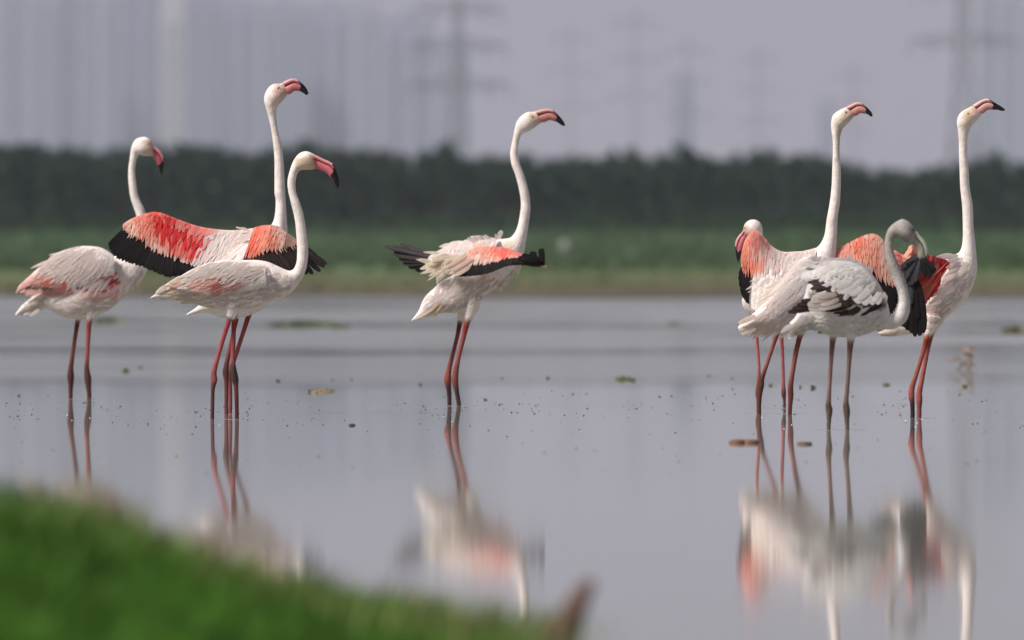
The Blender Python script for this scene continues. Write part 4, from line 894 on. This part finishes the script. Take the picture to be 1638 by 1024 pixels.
rz = [(z_([(700, 80), (1500, 80), (1500, 560), (700, 560)]), (.80, .40, .32)), (z_([(1020, 200), (1120, 180), (1120, 280), (1040, 330), (980, 260)]), (.80, .22, .14), .85), (z_([(780, 280), (980, 190), (1010, 230), (860, 310)]), (.80, .34, .28), .7),
      (z_([(1100, 260), (1200, 240), (1200, 420), (1080, 400)]), (.80, .38, .27), .9), (z_([(1205, 180), (1400, 200), (1400, 560), (1240, 500)]), (.80, .56, .47), .9), (z_([(1060, 120), (1220, 120), (1220, 160), (1060, 180)]), (.82, .58, .50), .7)]
b.wing(z_([(770, 300), (860, 246), (980, 185), (1090, 134), (1165, 122), (1230, 160), (1285, 250), (1330, 340)]),
       z_([(860, 430), (940, 420), (1030, 410), (1110, 410), (1170, 425), (1235, 480), (1290, 530), (1345, 545)]),
       z_([(900, 560), (1000, 620), (1090, 680), (1180, 740), (1250, 790), (1310, 800), (1355, 720), (1368, 600)]),
       [.05, .05, .04, .03], [-.0, .01, .02, .02], [-.04, -.02, 0, .01], rz, BLACK,
       [(.28, .58, 42, .002, 'covert_feather'), (.20, .46, 42, .0035, 'covert_feather'), (.12, .36, 46, .005, None), (.05, .24, 48, .006, None), (0, .13, 48, .007, None)], nflight=30, fw=1.5)
b.tract(z_([(350, 480), (430, 330), (560, 270), (690, 240), (760, 300), (700, 380), (640, 480), (560, 580), (440, 640), (380, 580)]),
        [(1200, 460, -10, 5), (1240, 430, -10, 5), (1260, 480, -8, 9), (1220, 480, -5, 9), (1290, 420, -9, 6)], 48, 6, 4.8, [(z_([(100, 520), (330, 560), (300, 740), (120, 740)]), (.74, .64, .52), .5)], 'scapular_feather', False, .018, cv=.05, ang=7)
b.tract(z_([(210, 850), (320, 720), (420, 640), (500, 600), (640, 650), (640, 850), (460, 880), (260, 900)]), [(1200, 510, -10, 6), (1260, 500, -8, 7)], 34, 5.8, 4.6, [(z_([(60, 850), (300, 850), (500, 920), (60, 960)]), (.74, .60, .46), .5)], 'rump_feather', False, .010, cv=.05)
for (a0, b0, c0, d0) in ((190, 790, 60, 858), (200, 800, 75, 850), (180, 880, 60, 910), (200, 900, 78, 945)):
    b.free('tail_feather', z_([(a0, b0)])[0], z_([(c0, d0)])[0], 7, WHITE, (.76, .66, .54), -.30, -.33, mat=M_feat)
b.bill(ZP(*zh, [(585, 288, 795, 485), (700, 232, 845, 470), (800, 190, 900, 428), (905, 190, 965, 436), (995, 252, 1045, 442), (1082, 330, 1095, 475), (1150, 410, 1130, 498), (1176, 485, 1160, 500)]), .555, (.60, .26, .22))
b.eye(1353.5, 180.5, 1.9, (.62, .50, .22))
b.done()

# ================================================================== bird 8: rightmost, red underwing
b = Bird(fd(669), 1470, 'rightmost flamingo with one wing open showing its dark red underside and black tip')
z8 = (1380, 330, 4.454); z_ = Z(*z8); zh = (1510, 145, 13.65)
b.tints = [(1561, 176, 8, (.62, .27, .24), .75), (1548, 182, 5, (.40, .25, .16), .75), (1553.2, 184, 10, (.46, .36, .27), .5)]
b.zones = [([(1540, 165), (1560, 172), (1552, 205), (1536, 205)], (.66, .52, .32), .55), (z_([(380, 700), (600, 700), (560, 940), (380, 900)]), (.66, .52, .47), .55), (z_([(80, 860), (300, 850), (240, 940), (90, 940)]), (.42, .33, .26), .7)]
body = ZP(*z8, [(103, 900, 135, 926), (190, 850, 230, 928), (280, 760, 335, 912), (345, 650, 430, 898), (410, 520, 520, 868), (465, 420, 590, 802), (530, 368, 670, 728), (600, 352, 750, 645), (650, 344, 797, 540), (685, 327, 817, 450), (705, 285, 813, 375), (713, 215, 805, 282), (712, 110, 790, 150), (708, 0, 785, 0)])
body += [((1535.8, 300), (1551.3, 300)), ((1535, 278), (1550, 278)), ((1534, 249), (1547.7, 249)), ((1533.6, 225), (1547.8, 225))]
body += ZP(*zh, [(300, 860, 558, 870), (278, 720, 615, 775), (292, 600, 690, 690), (345, 500, 755, 610), (430, 430, 790, 560), (530, 375, 815, 530), (620, 325, 832, 508)])
nb = len(body)
b.loft(body, [(0, 1.1), (3, .68), (9, .8), (12, 1), (nb - 6, .95), (nb - 1, .64)], [(0, .02), (nb - 1, 0)])
b.leg([(1492, 505, 15, 'w'), (1488, 522, 10, 'w'), (1484, 534, 6.5, 'w'), (1482.5, 540, 4.8, 'u'), (1476, 565, 3.8, 'u'), (1466, 598, 3.8, 'u'), (1459, 620, 4.8, 'j'), (1458, 634, 5.4, 'j'), (1459.5, 646, 4, 'l'), (1459.7, 669.5, 3.8, 'l')], -.05, (.40, .12, .085), (.06, .03, .035), (.42, .11, .10))
b.leg([(1498, 510, 14, 'w'), (1492, 528, 7, 'w'), (1488, 540, 4.8, 'u'), (1482, 568, 4.0, 'u'), (1475, 605, 4.2, 'u'), (1470.5, 628, 5, 'j'), (1470.5, 640, 5.6, 'j'), (1470.5, 652, 4.2, 'l'), (1470.5, 669.5, 4, 'l')], .04, (.48, .14, .12), (.30, .09, .09), (.46, .13, .12))
b.finish_body()
uz = [(z_([(0, 200), (700, 200), (700, 800), (0, 800)]), (.56, .025, .03)), (z_([(455, 330), (640, 360), (640, 430), (470, 400)]), (.40, .13, .12), .75), (z_([(400, 640), (480, 600), (450, 760), (390, 760)]), (.50, .14, .10), .7),
      (z_([(205, 290), (300, 330), (290, 470), (205, 440)]), (.80, .27, .26)), (z_([(290, 340), (348, 260), (395, 330), (300, 430)]), (.82, .42, .30)), (z_([(215, 300), (240, 290), (260, 380), (220, 400)]), (.82, .48, .42), .7)]
b.wing(z_([(625, 398), (570, 370), (510, 352), (460, 345), (415, 330), (388, 322), (348, 272), (296, 345), (250, 325), (212, 308)]),
       z_([(560, 500), (520, 500), (470, 500), (430, 500), (400, 480), (375, 450), (340, 420), (310, 420), (280, 420), (240, 400)]),
       z_([(545, 590), (500, 640), (445, 700), (405, 745), (390, 740), (370, 640), (340, 560), (300, 500), (275, 460), (255, 440)]),
       [-.07, -.12, -.16, -.18, -.20], [-.09, -.13, -.17, -.2, -.22], [-.09, -.13, -.17, -.2, -.22], uz, (.42, .025, .03),
       [(.30, .6, 26, .002, 'underwing_feather'), (.12, .4, 26, .005, 'underwing_feather'), (0, .22, 28, .007, None)], nflight=26, fw=1.4, bulge=.015, fzones=uz)
for (rx, ry, tx, ty, w_) in ((620, 420, 415, 700, 2.5), (560, 470, 420, 690, 2.5), (600, 400, 410, 600, 2.5)):
    b.free('feather_shaft', z_([(rx, ry)])[0], z_([(tx, ty)])[0], w_, (.55, .12, .10), (.60, .22, .18), -.20, -.21, mat=M_feat)
GB = (.036, .036, .040)  # greyish black with a grey highlight mixed in for the upper feathers
for (rx, ry, tx, ty, w_, c) in ((390, 360, 277, 440, 11, GB), (388, 358, 290, 480, 12, GB), (392, 360, 300, 520, 12, GB), (396, 362, 318, 560, 13, GB), (402, 362, 335, 566, 13, GB), (408, 362, 352, 560, 12, GB), (412, 365, 372, 540, 12, GB), (415, 370, 392, 520, 11, GB), (402, 350, 300, 410, 9, GB),
                              (420, 372, 520, 462, 10, BLACK), (420, 372, 506, 480, 11, BLACK), (418, 374, 488, 500, 12, BLACK), (418, 376, 466, 506, 12, BLACK), (416, 378, 440, 498, 11, BLACK), (440, 375, 515, 445, 7, BLACK),
                              (385, 520, 432, 905, 15, BLACK), (375, 520, 405, 925, 15, BLACK), (370, 520, 375, 930, 14, BLACK), (362, 530, 350, 905, 15, BLACK), (355, 540, 320, 885, 15, BLACK), (350, 545, 300, 865, 15, BLACK), (345, 545, 280, 858, 14, BLACK), (372, 500, 392, 800, 13, BLACK), (350, 500, 340, 700, 13, GB), (385, 500, 372, 700, 12, BLACK)):
    b.free('flight_feather', z_([(rx, ry)])[0], z_([(tx, ty)])[0], w_ * (.72 if c is BLACK and tx > 400 and ty < 600 else .82), c, mixc(c, BLACK, .5), -.235 + random.uniform(-.004, .004), -.25 + random.uniform(-.006, .006), bow=.03 if tx < 400 else -.04)
b.tract(z_([(520, 620), (640, 480), (640, 400), (700, 360), (800, 400), (790, 520), (700, 660), (600, 780), (500, 840), (420, 820)]), [(1510, 470, -6, 9), (1540, 420, -6, 9), (1500, 500, -8, 6)], 15, 9, 6.5, None, None, True, .005)
for (rx, ry, tx, ty) in ((690, 370, 600, 395), (700, 400, 590, 440), (690, 440, 590, 490), (670, 480, 560, 540), (650, 520, 530, 590), (630, 560, 500, 640), (600, 610, 470, 700), (680, 350, 560, 372), (640, 345, 520, 362), (700, 420, 610, 470), (660, 500, 550, 570)):
    b.free('scapular_feather', z_([(rx, ry)])[0], z_([(tx, ty)])[0], 8, WHITE, (.72, .60, .57), -.092, -.135, mat=M_feat, prof=PROF)
b.tract(z_([(560, 370), (640, 350), (700, 350), (700, 440), (640, 520), (620, 440)]), [(1520, 430, -9, 5)], 18, 8, 6.5, None, 'scapular_feather', True, .010)
b.bill(ZP(*zh, [(622, 322, 830, 510), (740, 245, 890, 480), (850, 192, 942, 430), (955, 175, 1005, 422), (1045, 222, 1085, 422), (1150, 285, 1165, 420), (1250, 345, 1225, 437), (1318, 398, 1275, 446), (1338, 420, 1320, 438)]), .485, (.66, .34, .30))
b.eye(1548, 182, 1.9, (.62, .50, .22))
b.done()

# ================================================================== bird 7: grey juvenile in front
b = Bird(fd(688), 1343, 'grey and white young flamingo with dark brown wing feathers and a pale grey bill', base=(.61, .565, .56))
z_ = Z(*zr); zh = (1390, 340, 13.65)
b.tints = [(1460.3, 367.8, 4, (.10, .09, .085), .7), (1431, 375, 8, (.16, .14, .13), .4), (1447, 386, 9, (.17, .15, .135), .4)]
b.zones = [(z_([(1230, 0), (1700, 0), (1500, 420), (1420, 560), (1230, 400)]), (.31, .285, .27), .95), (z_([(1300, 480), (1480, 420), (1480, 760), (1330, 760)]), (.42, .39, .375), .7), (z_([(1300, 700), (1400, 560), (1420, 700), (1330, 820), (1290, 840)]), (.68, .65, .64), .7),  # grey plumage, with neck shading and a sunlit patch in the bend painted in
           (z_([(640, 850), (1100, 800), (1300, 800), (1200, 980), (640, 980)]), (.52, .48, .45), .6), (z_([(470, 870), (560, 870), (560, 950), (500, 950)]), (.60, .52, .42), .6),
           (z_([(640, 600), (1270, 600), (1270, 740), (640, 750)]), (.10, .08, .07), .9)]
body = ZP(*zr, [(475, 850, 505, 940), (530, 790, 600, 912), (600, 620, 665, 890), (650, 430, 735, 925), (745, 345, 800, 958), (880, 328, 900, 970), (1010, 350, 1010, 970), (1120, 420, 1110, 945), (1215, 540, 1195, 915), (1275, 680, 1265, 908), (1303, 790, 1340, 903), (1340, 766, 1425, 845), (1372, 680, 1464, 740), (1354, 580, 1453, 610), (1314, 480, 1412, 480), (1278, 380, 1367, 370), (1257, 280, 1327, 260), (1255, 190, 1324, 195)])
body += ZP(*zh, [(345, 620, 500, 680), (370, 480, 545, 590), (425, 355, 590, 545), (505, 262, 660, 560), (610, 190, 760, 625), (730, 140, 850, 668), (850, 185, 930, 692), (950, 285, 965, 700), (1030, 400, 972, 715)])
nb = len(body)
b.loft(body, [(0, 1.2), (2, .75), (8, .7), (11, .95), (14, 1), (nb - 5, .95), (nb - 1, .6)])
GLU, GLL = (.30, .17, .15), (.17, .13, .11)
b.leg([(1330, 512, 17, 'w'), (1332, 528, 9.5, 'w'), (1332.5, 538, 6.6, 'w'), (1331.8, 546, 5.2, 'u'), (1330, 570, 3.8, 'u'), (1328, 600, 3.5, 'u'), (1326, 632, 3.8, 'u'), (1325, 648, 5, 'j'), (1326.5, 656, 5.8, 'j'), (1326, 670, 4.2, 'l'), (1325.3, 688.5, 3.5, 'l')], .04, GLU, GLL, (.13, .10, .07))
b.leg([(1364, 518, 18, 'w'), (1362, 532, 10, 'w'), (1361, 542, 7, 'w'), (1360.3, 550, 5.4, 'u'), (1358.5, 575, 4.0, 'u'), (1356.5, 605, 3.7, 'u'), (1354, 635, 4, 'u'), (1353.2, 648, 5.2, 'j'), (1354.5, 658, 5.8, 'j'), (1354.7, 672, 4.2, 'l'), (1355.2, 688.5, 3.6, 'l')], -.05, (.22, .15, .125), GLL, (.13, .10, .08))
b.finish_body()
W2 = (.75, .72, .71)
wz = [(z_([(500, 200), (1400, 200), (1400, 900), (400, 900)]), W2),
      (z_([(640, 565), (640, 520), (655, 490), (720, 478), (800, 520), (890, 540), (900, 560), (820, 560), (720, 572)]), DBROWN),
      (z_([(790, 560), (880, 555), (1010, 600), (1000, 700), (880, 710), (810, 650)]), (.15, .11, .09)), (z_([(620, 680), (680, 640), (830, 640), (800, 730), (640, 745)]), (.62, .56, .50)),
      (z_([(455, 765), (520, 695), (615, 645), (640, 745), (700, 745), (860, 722), (1060, 722), (1180, 695), (1240, 630), (1262, 690), (1200, 745), (1060, 772), (930, 792), (830, 782), (700, 765), (480, 785)]), DBROWN)]
# feathers of the folded wing laid over the flank: dark flight feathers, mottled coverts, then white scapulars
DK = [(z_([(0, 0), (2000, 0), (2000, 2000), (0, 2000)]), DBROWN)]
b.tract(z_([(720, 715), (840, 705), (1060, 700), (1180, 670), (1250, 630), (1255, 690), (1170, 730), (1050, 750), (900, 755), (780, 740)]), [(1330, 490, -10, 1), (1400, 480, -8, 7)], 22, 8, 5.5, DK, 'flight_feather', True, .010, cv=.3, wob=1, mat=M_flight)
for k in range(8):
    b.free('flight_feather', z_([(700 + k * 8, 735 - k * 9)])[0], z_([(462 + k * 18, 764 - 15 * k + (k % 2) * 12)])[0], 8, DBROWN, DBROWN, -.122, -.128)
MO = [(z_([(0, 0), (2000, 0), (2000, 2000), (0, 2000)]), (.10, .075, .062)), (z_([(600, 560), (860, 560), (820, 760), (600, 760)]), (.56, .50, .45), .9)]
b.tract(z_([(780, 600), (860, 560), (1030, 590), (1080, 640), (1060, 690), (900, 700), (800, 700)]), [(1350, 480, -9, 4)], 22, 6, 4.5, MO, 'wing_covert', True, .016, cv=.45, ang=10)
for (rx, ry, tx, ty, w_) in ((800, 690, 622, 705, 12), (830, 715, 632, 738, 12), (900, 700, 720, 735, 10), (820, 650, 650, 668, 12), (880, 660, 730, 700, 11), (860, 620, 700, 640, 10)):
    b.free('tertial_feather', z_([(rx, ry)])[0], z_([(tx, ty)])[0], w_, (.34, .28, .25), (.66, .61, .57), -.134, -.137, mat=M_feat)
b.tract(z_([(700, 500), (780, 500), (900, 545), (900, 585), (740, 575)]), [(1320, 455, -10, 1)], 20, 7, 5, DK, 'flight_feather', True, .020, cv=.3, wob=1, mat=M_flight)
b.tract(z_([(640, 470), (680, 350), (850, 335), (1000, 345), (1100, 400), (1180, 480), (1190, 560), (1100, 580), (1010, 540), (900, 500), (840, 460), (760, 440)]),
        [(1300, 430, -10, 3), (1380, 430, -10, 4), (1400, 470, -6, 9), (1410, 480, -3, 10), (1340, 440, -10, 4)], 26, 8.5, 5, [wz[0], (z_([(560, 300), (900, 300), (800, 420), (600, 460)]), (.62, .58, .57), .8)], 'scapular_feather', True, .030, cv=.12, prof=PROFR, ang=12)
for (rx, ry, tx, ty, w_) in ((1020, 545, 885, 592, 15), (1100, 610, 1010, 680, 15), (1070, 570, 960, 612, 14), (1150, 630, 1075, 700, 12), (1190, 640, 1140, 700, 9), (1230, 640, 1190, 700, 7), (980, 520, 860, 555, 13), (1210, 600, 1165, 680, 9), (1130, 580, 1040, 650, 13)):
    b.free('scapular_feather', z_([(rx, ry)])[0], z_([(tx, ty)])[0], w_, (.64, .62, .61), (.68, .66, .65), -.139, -.146, mat=M_feat)
for k in range(9):
    b.free('breast_feather', z_([(1200 + k * 9, 600 + (k % 3) * 14)])[0], z_([(1190 + k * 8, 700 - (k % 2) * 24)])[0], 4.5, (.62, .58, .56), (.30, .25, .23), -.125, -.13, mat=M_feat, prof=PROF)
for k in range(22):
    an = R(random.uniform(200, 260)); rx, ry = 690 + k * 22 + random.gauss(0, 6), 345 + (max(0, k - 14) * 14) + random.gauss(0, 6); an = R(random.uniform(185, 250))
    b.free('ruffled_feather', z_([(rx, ry)])[0], z_([(rx + math.cos(an) * 55, ry + math.sin(an) * 45)])[0], 6, (.66, .63, .62), (.70, .67, .66), -.03, -.035, mat=M_feat, prof=PROF)
b.tract(z_([(600, 840), (760, 790), (1100, 780), (1250, 740), (1280, 880), (1100, 930), (800, 940), (640, 880)]), [(1330, 520, -10, 2), (1400, 510, -9, 5)], 14, 8, 6, None, None, True, .004)
b.tract(z_([(470, 860), (600, 780), (740, 780), (700, 860), (560, 920), (500, 930)]), [(1270, 530, -8, 7)], 20, 8, 6, None, 'tail_feather', True, .006)
b.bill(ZP(*zh, [(1032, 405, 968, 712), (1125, 512, 1015, 825), (1215, 620, 1050, 895), (1268, 730, 1065, 955), (1285, 860, 1085, 1000), (1275, 980, 1140, 1040), (1250, 1050, 1185, 1078), (1225, 1085, 1205, 1090)]), .66, (.42, .43, .34), ridge=(.52, .53, .45), tipc=(.03, .03, .03))
b.eye(1460.3, 367.8, 2.0, (.03, .025, .02))
b.done()
# ------------------------------------------------------------------ things floating on and standing in the lake
def leafy(mb, o, h, n, c, spread=.6):
    for k in range(n):
        an = random.uniform(0, 6.28); e_ = random.uniform(.25, 1.2); L_ = h * random.uniform(.6, 1.1); dr = Vector((math.cos(an) * math.cos(e_) * spread * 1.6, math.sin(an) * math.cos(e_) * spread * 1.6, math.sin(e_))).normalized()
        path = [o + dr * L_ * f + Vector((0, 0, -.25 * L_ * f * f)) for f, _ in PROF]; n_ = dr.orthogonal().normalized()
        mb.add(*feather_geo(path, Vector((random.gauss(0, .4), -1, .6)).normalized(), L_ * .5, jit(c, .3), jit(c, .3), .3))
def sprig(px, py, wpx, label, c=(.045, .075, .03), hk=1.0):
    d = dist_at(py + wpx * .35); x = (px - 819) / F * d; sz = wpx / F * d; r = Vector((x, d, 0)); mb = MB(); st = MB()
    leafy(mb, Vector((0, 0, 0)), sz * .62 * hk, 8, c); o = mb.build('leaves', M_leaf)
    e_ = empty('water_plant', r); o.parent = e_; st.bar((0, 0, -.1), (0, 0, sz * .3), sz * .05, c, 5); st.build('stem', M_leaf, e_)
    tag(e_, label, 'plant', 'green plant tips poking out of the lake')
for a in [(200, 590, 16, 'two leaved green plant tip behind the leftmost bird legs, largest of the left sprigs'), (225, 586, 9, 'small dark green plant tip just right of a bigger sprig near the leftmost bird'),
          (443, 607, 11, 'green plant tip standing right of the four crowded legs'), (531, 607, 7, 'left one of two small plant tips above the yellowish floating mat'), (562, 605, 7, 'right one of two small plant tips above the yellowish floating mat'),
          (673, 613, 9, 'green plant tip just left of the centre bird legs'), (803, 603, 8, 'plant tip well right of the centre bird legs'), (776, 637, 8, 'low plant tip nearest the waterline right of the centre bird legs'),
          (877, 603, 9, 'pale flat plant tip between the centre bird and the green mat'), (1055, 633, 6, 'tiny lone plant tip below and right of the green floating mat'), (1134, 600, 7, 'faint plant tip left of the right group of birds'),
          (1172, 604, 6, 'small plant tip just left of the right group legs'), (1232, 614, 10, 'plant tip seen between the pink legs of the right group'), (1281, 617, 9, 'left of two flat plant tips behind the young bird legs'),
          (1301, 617, 12, 'right of two flat plant tips behind the young bird legs'), (1418, 612, 13, 'round green plant tip between the young bird and the rightmost bird'), (1545, 615, 12, 'green plant tip with a trailing stem right of the rightmost bird'),
          (30, 631, 8, 'plant tip at the far left edge of the lake'), (1015, 606, 7, 'small plant tip at the right end of the green floating mat')]:
    sprig(*a)
def mat_(name, px, py, wpx, hpx, label, cat, cols, n=60, th=.004):
    d = dist_at(py); x = (px - 819) / F * d; W_ = wpx / F * d; D_ = hpx / F * d * d / CAMH; r = empty(name, (x, d, 0)); tag(r, label, cat)
    mb = MB(); m = 20; vs = []; cs = []
    for ring in (0, .5, .85, 1):
        for k in range(m):
            an = 2 * math.pi * k / m; rad = ring * (1 + .35 * nz(math.cos(an) * 1.3, math.sin(an) * 1.3, px)); vs.append((math.cos(an) * W_ / 2 * rad, math.sin(an) * D_ / 2 * rad, .003 + th * (1 - ring) + (.002 * random.random())) if ring < 1 else (math.cos(an) * W_ / 2 * rad, math.sin(an) * D_ / 2 * rad, -.004)); cs.append(jit(random.choice(cols), .2))
    mb.add(vs, [(a * m + k, a * m + (k + 1) % m, (a + 1) * m + (k + 1) % m, (a + 1) * m + k) for a in range(3) for k in range(m)], cs); mb.build('floating_base', M_float, r)
    lf = MB()
    for k in range(n):
        an = random.uniform(0, 6.28); rad = random.random() ** .5 * .95; o = Vector((math.cos(an) * W_ / 2 * rad, math.sin(an) * D_ / 2 * rad, .004)); leafy(lf, o, hpx / F * d * random.uniform(.5, 1.3), 2, random.choice(cols), 1.0)
    ob = lf.build('leaf_litter', M_float, r); ob['kind'] = 'stuff'
mat_('floating_mat', 515, 627, 44, 6, 'yellowish brown flat mat of dead leaves floating between the left group and the centre bird', 'leaf litter', [(.20, .16, .10), (.26, .20, .12), (.08, .07, .05)], 40)
mat_('floating_mat', 1000, 608, 34, 6, 'dark green floating mat of weed right of the centre bird', 'weed mat', [(.05, .065, .02), (.09, .09, .03)], 36)
mat_('floating_leaf', 563, 681, 12, 3, 'small dark leaf floating alone in front of the left group', 'leaf', [(.05, .05, .05)], 3)
def fleaf(px, py, wpx, hpx, label, c, lobes=2):
    d = dist_at(py); x = (px - 819) / F * d; W_ = wpx / F * d; r = empty('floating_leaf', (x, d, 0)); tag(r, label, 'leaf')
    for q in range(lobes):
        mb = MB(); m = 18; ox = (q - (lobes - 1) / 2) * W_ / lobes * .92; a = W_ / lobes * .62; hh = hpx / F * d; vs = []; cs = []
        for i, (z, k_) in enumerate(((-.01, .9), (.0, 1.0), (hh * .6, .95), (hh * .85, .65), (hh * .9, .1))):
            for k in range(m):
                an = 2 * math.pi * k / m; w_ = 1 + .15 * nz(math.cos(an) * 2, math.sin(an) * 2, px + q); vs.append((ox + math.cos(an) * a * k_ * w_, math.sin(an) * a * 1.4 * k_ * w_, z)); cs.append(jit(c, .25))
        mb.add(vs, [(i * m + k, i * m + (k + 1) % m, (i + 1) * m + (k + 1) % m, (i + 1) * m + k) for i in range(4) for k in range(m)], cs); mb.build('curled_blade', M_float, r)
fleaf(1190, 709, 45, 7, 'reddish brown curled leaf floating in front of the right group, the larger of the two', (.17, .085, .055), 2)
fleaf(1287, 711, 20, 5, 'small brownish leaf floating right of the larger reddish one', (.13, .085, .07), 1)
def clump(name, px, py, wpx, hpx, label, cols, n, cat='plant clump'):
    d = dist_at(py); x = (px - 819) / F * d; W_ = wpx / F * d; H_ = hpx / F * d; r = empty(name, (x, d, 0)); tag(r, label, cat)
    mb = MB()
    for k in range(n):
        o = Vector((random.uniform(-.5, .5) * W_, random.gauss(0, .25) * W_, 0)); e_ = 1 - min(1, abs(o.x) / (W_ * .5)) ** 2
        leafy(mb, o, H_ * (.35 + .75 * e_), 3, random.choice(cols), .8)
    ob = mb.build('foliage', M_leaf, r)
    b_ = MB(); 
    for k in range(8): b_.bar((random.uniform(-.4, .4) * W_, 0, -.1), (random.uniform(-.4, .4) * W_, 0, H_ * .6), H_ * .04, cols[0], 4)
    b_.build('stems', M_leaf, r)
clump('weed_clump', 488, 522, 118, 15, 'long low green clump of weed in the far shallows behind the left group', [(.05, .085, .035), (.07, .09, .03), (.04, .06, .03)], 120)
clump('weed_clump', 545, 525, 30, 9, 'small olive tuft at the right end of the long weed clump', [(.08, .09, .03)], 25)
clump('weed_clump', 172, 516, 60, 13, 'yellowish green blurred tuft behind the body of the leftmost bird', [(.15, .15, .07), (.10, .12, .05)], 60)
clump('weed_clump', 1622, 532, 34, 15, 'dark olive tuft in the far shallows at the right edge', [(.06, .055, .025), (.09, .08, .03)], 60)
clump('weed_clump', 1076, 520, 26, 7, 'faint low tuft in the far shallows right of centre', [(.12, .13, .09)], 20)
# bent dead reeds
d = dist_at(592); r = empty('dead_reed_clump', ((1540 - 819) / F * d, d, 0)); tag(r, 'bent brown dead reeds with a wavering reflection right of the rightmost bird', 'reeds')
mb = MB(); S_ = 1 / F * d
for (x0, z0, x1, z1, rr) in ((-10, 0, 14, 22, 1.2), (14, 22, -6, 34, 1.0), (-6, 34, 18, 36, .9), (5, -5, 16, 12, 1.1), (-26, 14, -4, 18, .9), (0, 8, 18, 30, .8), (10, 0, 18, 34, .7), (-4, 12, 12, 6, .8), (2, 26, 17, 24, .9)):
    mb.bar((x0 * S_, 0, z0 * S_), (x1 * S_, random.uniform(-.1, .1), z1 * S_), rr * S_ * 1.3, (.26, .19, .14), 6)
mb.build('stalks', M_wood, r); mb = MB()
for k in range(26): leafy(mb, Vector((random.uniform(-8, 17) * S_, random.gauss(0, .05), random.uniform(2, 34) * S_)), 9 * S_, 1, (.30, .22, .16), 1.2)
mb.build('dead_leaves', M_leaf, r)
# tiny specks, bubbles and seeds on the film of the water, plus painted white sparkles
mb = MB()
def speck(px, py, w_, c):
    d = dist_at(py); x = (px - 819) / F * d; r_ = w_ / F * d * .5
    vs = [(x + math.cos(k * 1.05) * r_ * random.uniform(.7, 1.3), d + math.sin(k * 1.05) * r_ * 3, -.002) for k in range(6)] + [(x + math.cos(k * 1.05) * r_ * .6, d + math.sin(k * 1.05) * r_ * 2, r_ * random.uniform(.45, .9)) for k in range(6)]
    mb.add(vs, [(k, (k + 1) % 6, 6 + (k + 1) % 6, 6 + k) for k in range(6)] + [tuple(range(6, 12))], c)
for _ in range(1150):
    u = random.random(); px = random.uniform(0, 1638); py = random.gauss(655 + 12 * math.sin(px / 240), 12) if u < .72 else random.uniform(625, 760)
    if nz(px, py * 3, 3, .012) < .06 and u < .8: continue
    if py < 618: continue
    speck(px, py, random.choice((1.2, 1.6, 1.8, 2.4, 3.0, 4.0)), jit(random.choice(((.10, .09, .085), (.14, .12, .11), (.20, .19, .18), (.06, .055, .05))), .3))
for _ in range(14): speck(random.gauss(random.choice((115, 142, 340, 370, 720, 733, 1215, 1260, 1326, 1355, 1460, 1470, 960)), 8), random.gauss(672, 8), random.uniform(1.5, 3), (.75, .75, .74))  # white specks by the legs stand in for glints on the ripples
o = mb.build('floating_specks_and_sparkles', M_float); tag(o, kind='stuff')
# ripples round the legs: low raised rings and long hair-thin crests
mb = MB()
def ring(px, d, r_, h=.0022, arc=(0, 6.283)):
    x = (px - 819) / F * d; n = 40; vs = []; A0, A1 = arc
    for k in range(n + 1):
        an = A0 + (A1 - A0) * k / n
        for (dr, z) in ((-.012, -.0015), (-.004, h * .8), (.004, h * .8), (.012, -.0015)): vs.append((x + math.cos(an) * (r_ + dr), d + math.sin(an) * (r_ + dr), z))
    mb.add(vs, [(k * 4 + j, k * 4 + j + 1, (k + 1) * 4 + j + 1, (k + 1) * 4 + j) for k in range(n) for j in range(3)], (.1, .1, .1))
for px, fy in ((113, 638.5), (142, 638.5), (340, 671), (379, 671), (362, 662), (368, 662), (719, 649.5), (734, 649.5), (1212, 653), (1255, 653), (1215, 662), (1264, 662), (1326, 688), (1355, 688), (1460, 669), (1471, 669)):
    d = fd(fy)
    for r_ in (.03, .08): ring(px, d + random.uniform(-.02, .02), r_ * random.uniform(.8, 1.2), .0013 if r_ < .05 else .0006)
o = mb.build('ripples', M_water); tag(o, kind='stuff')
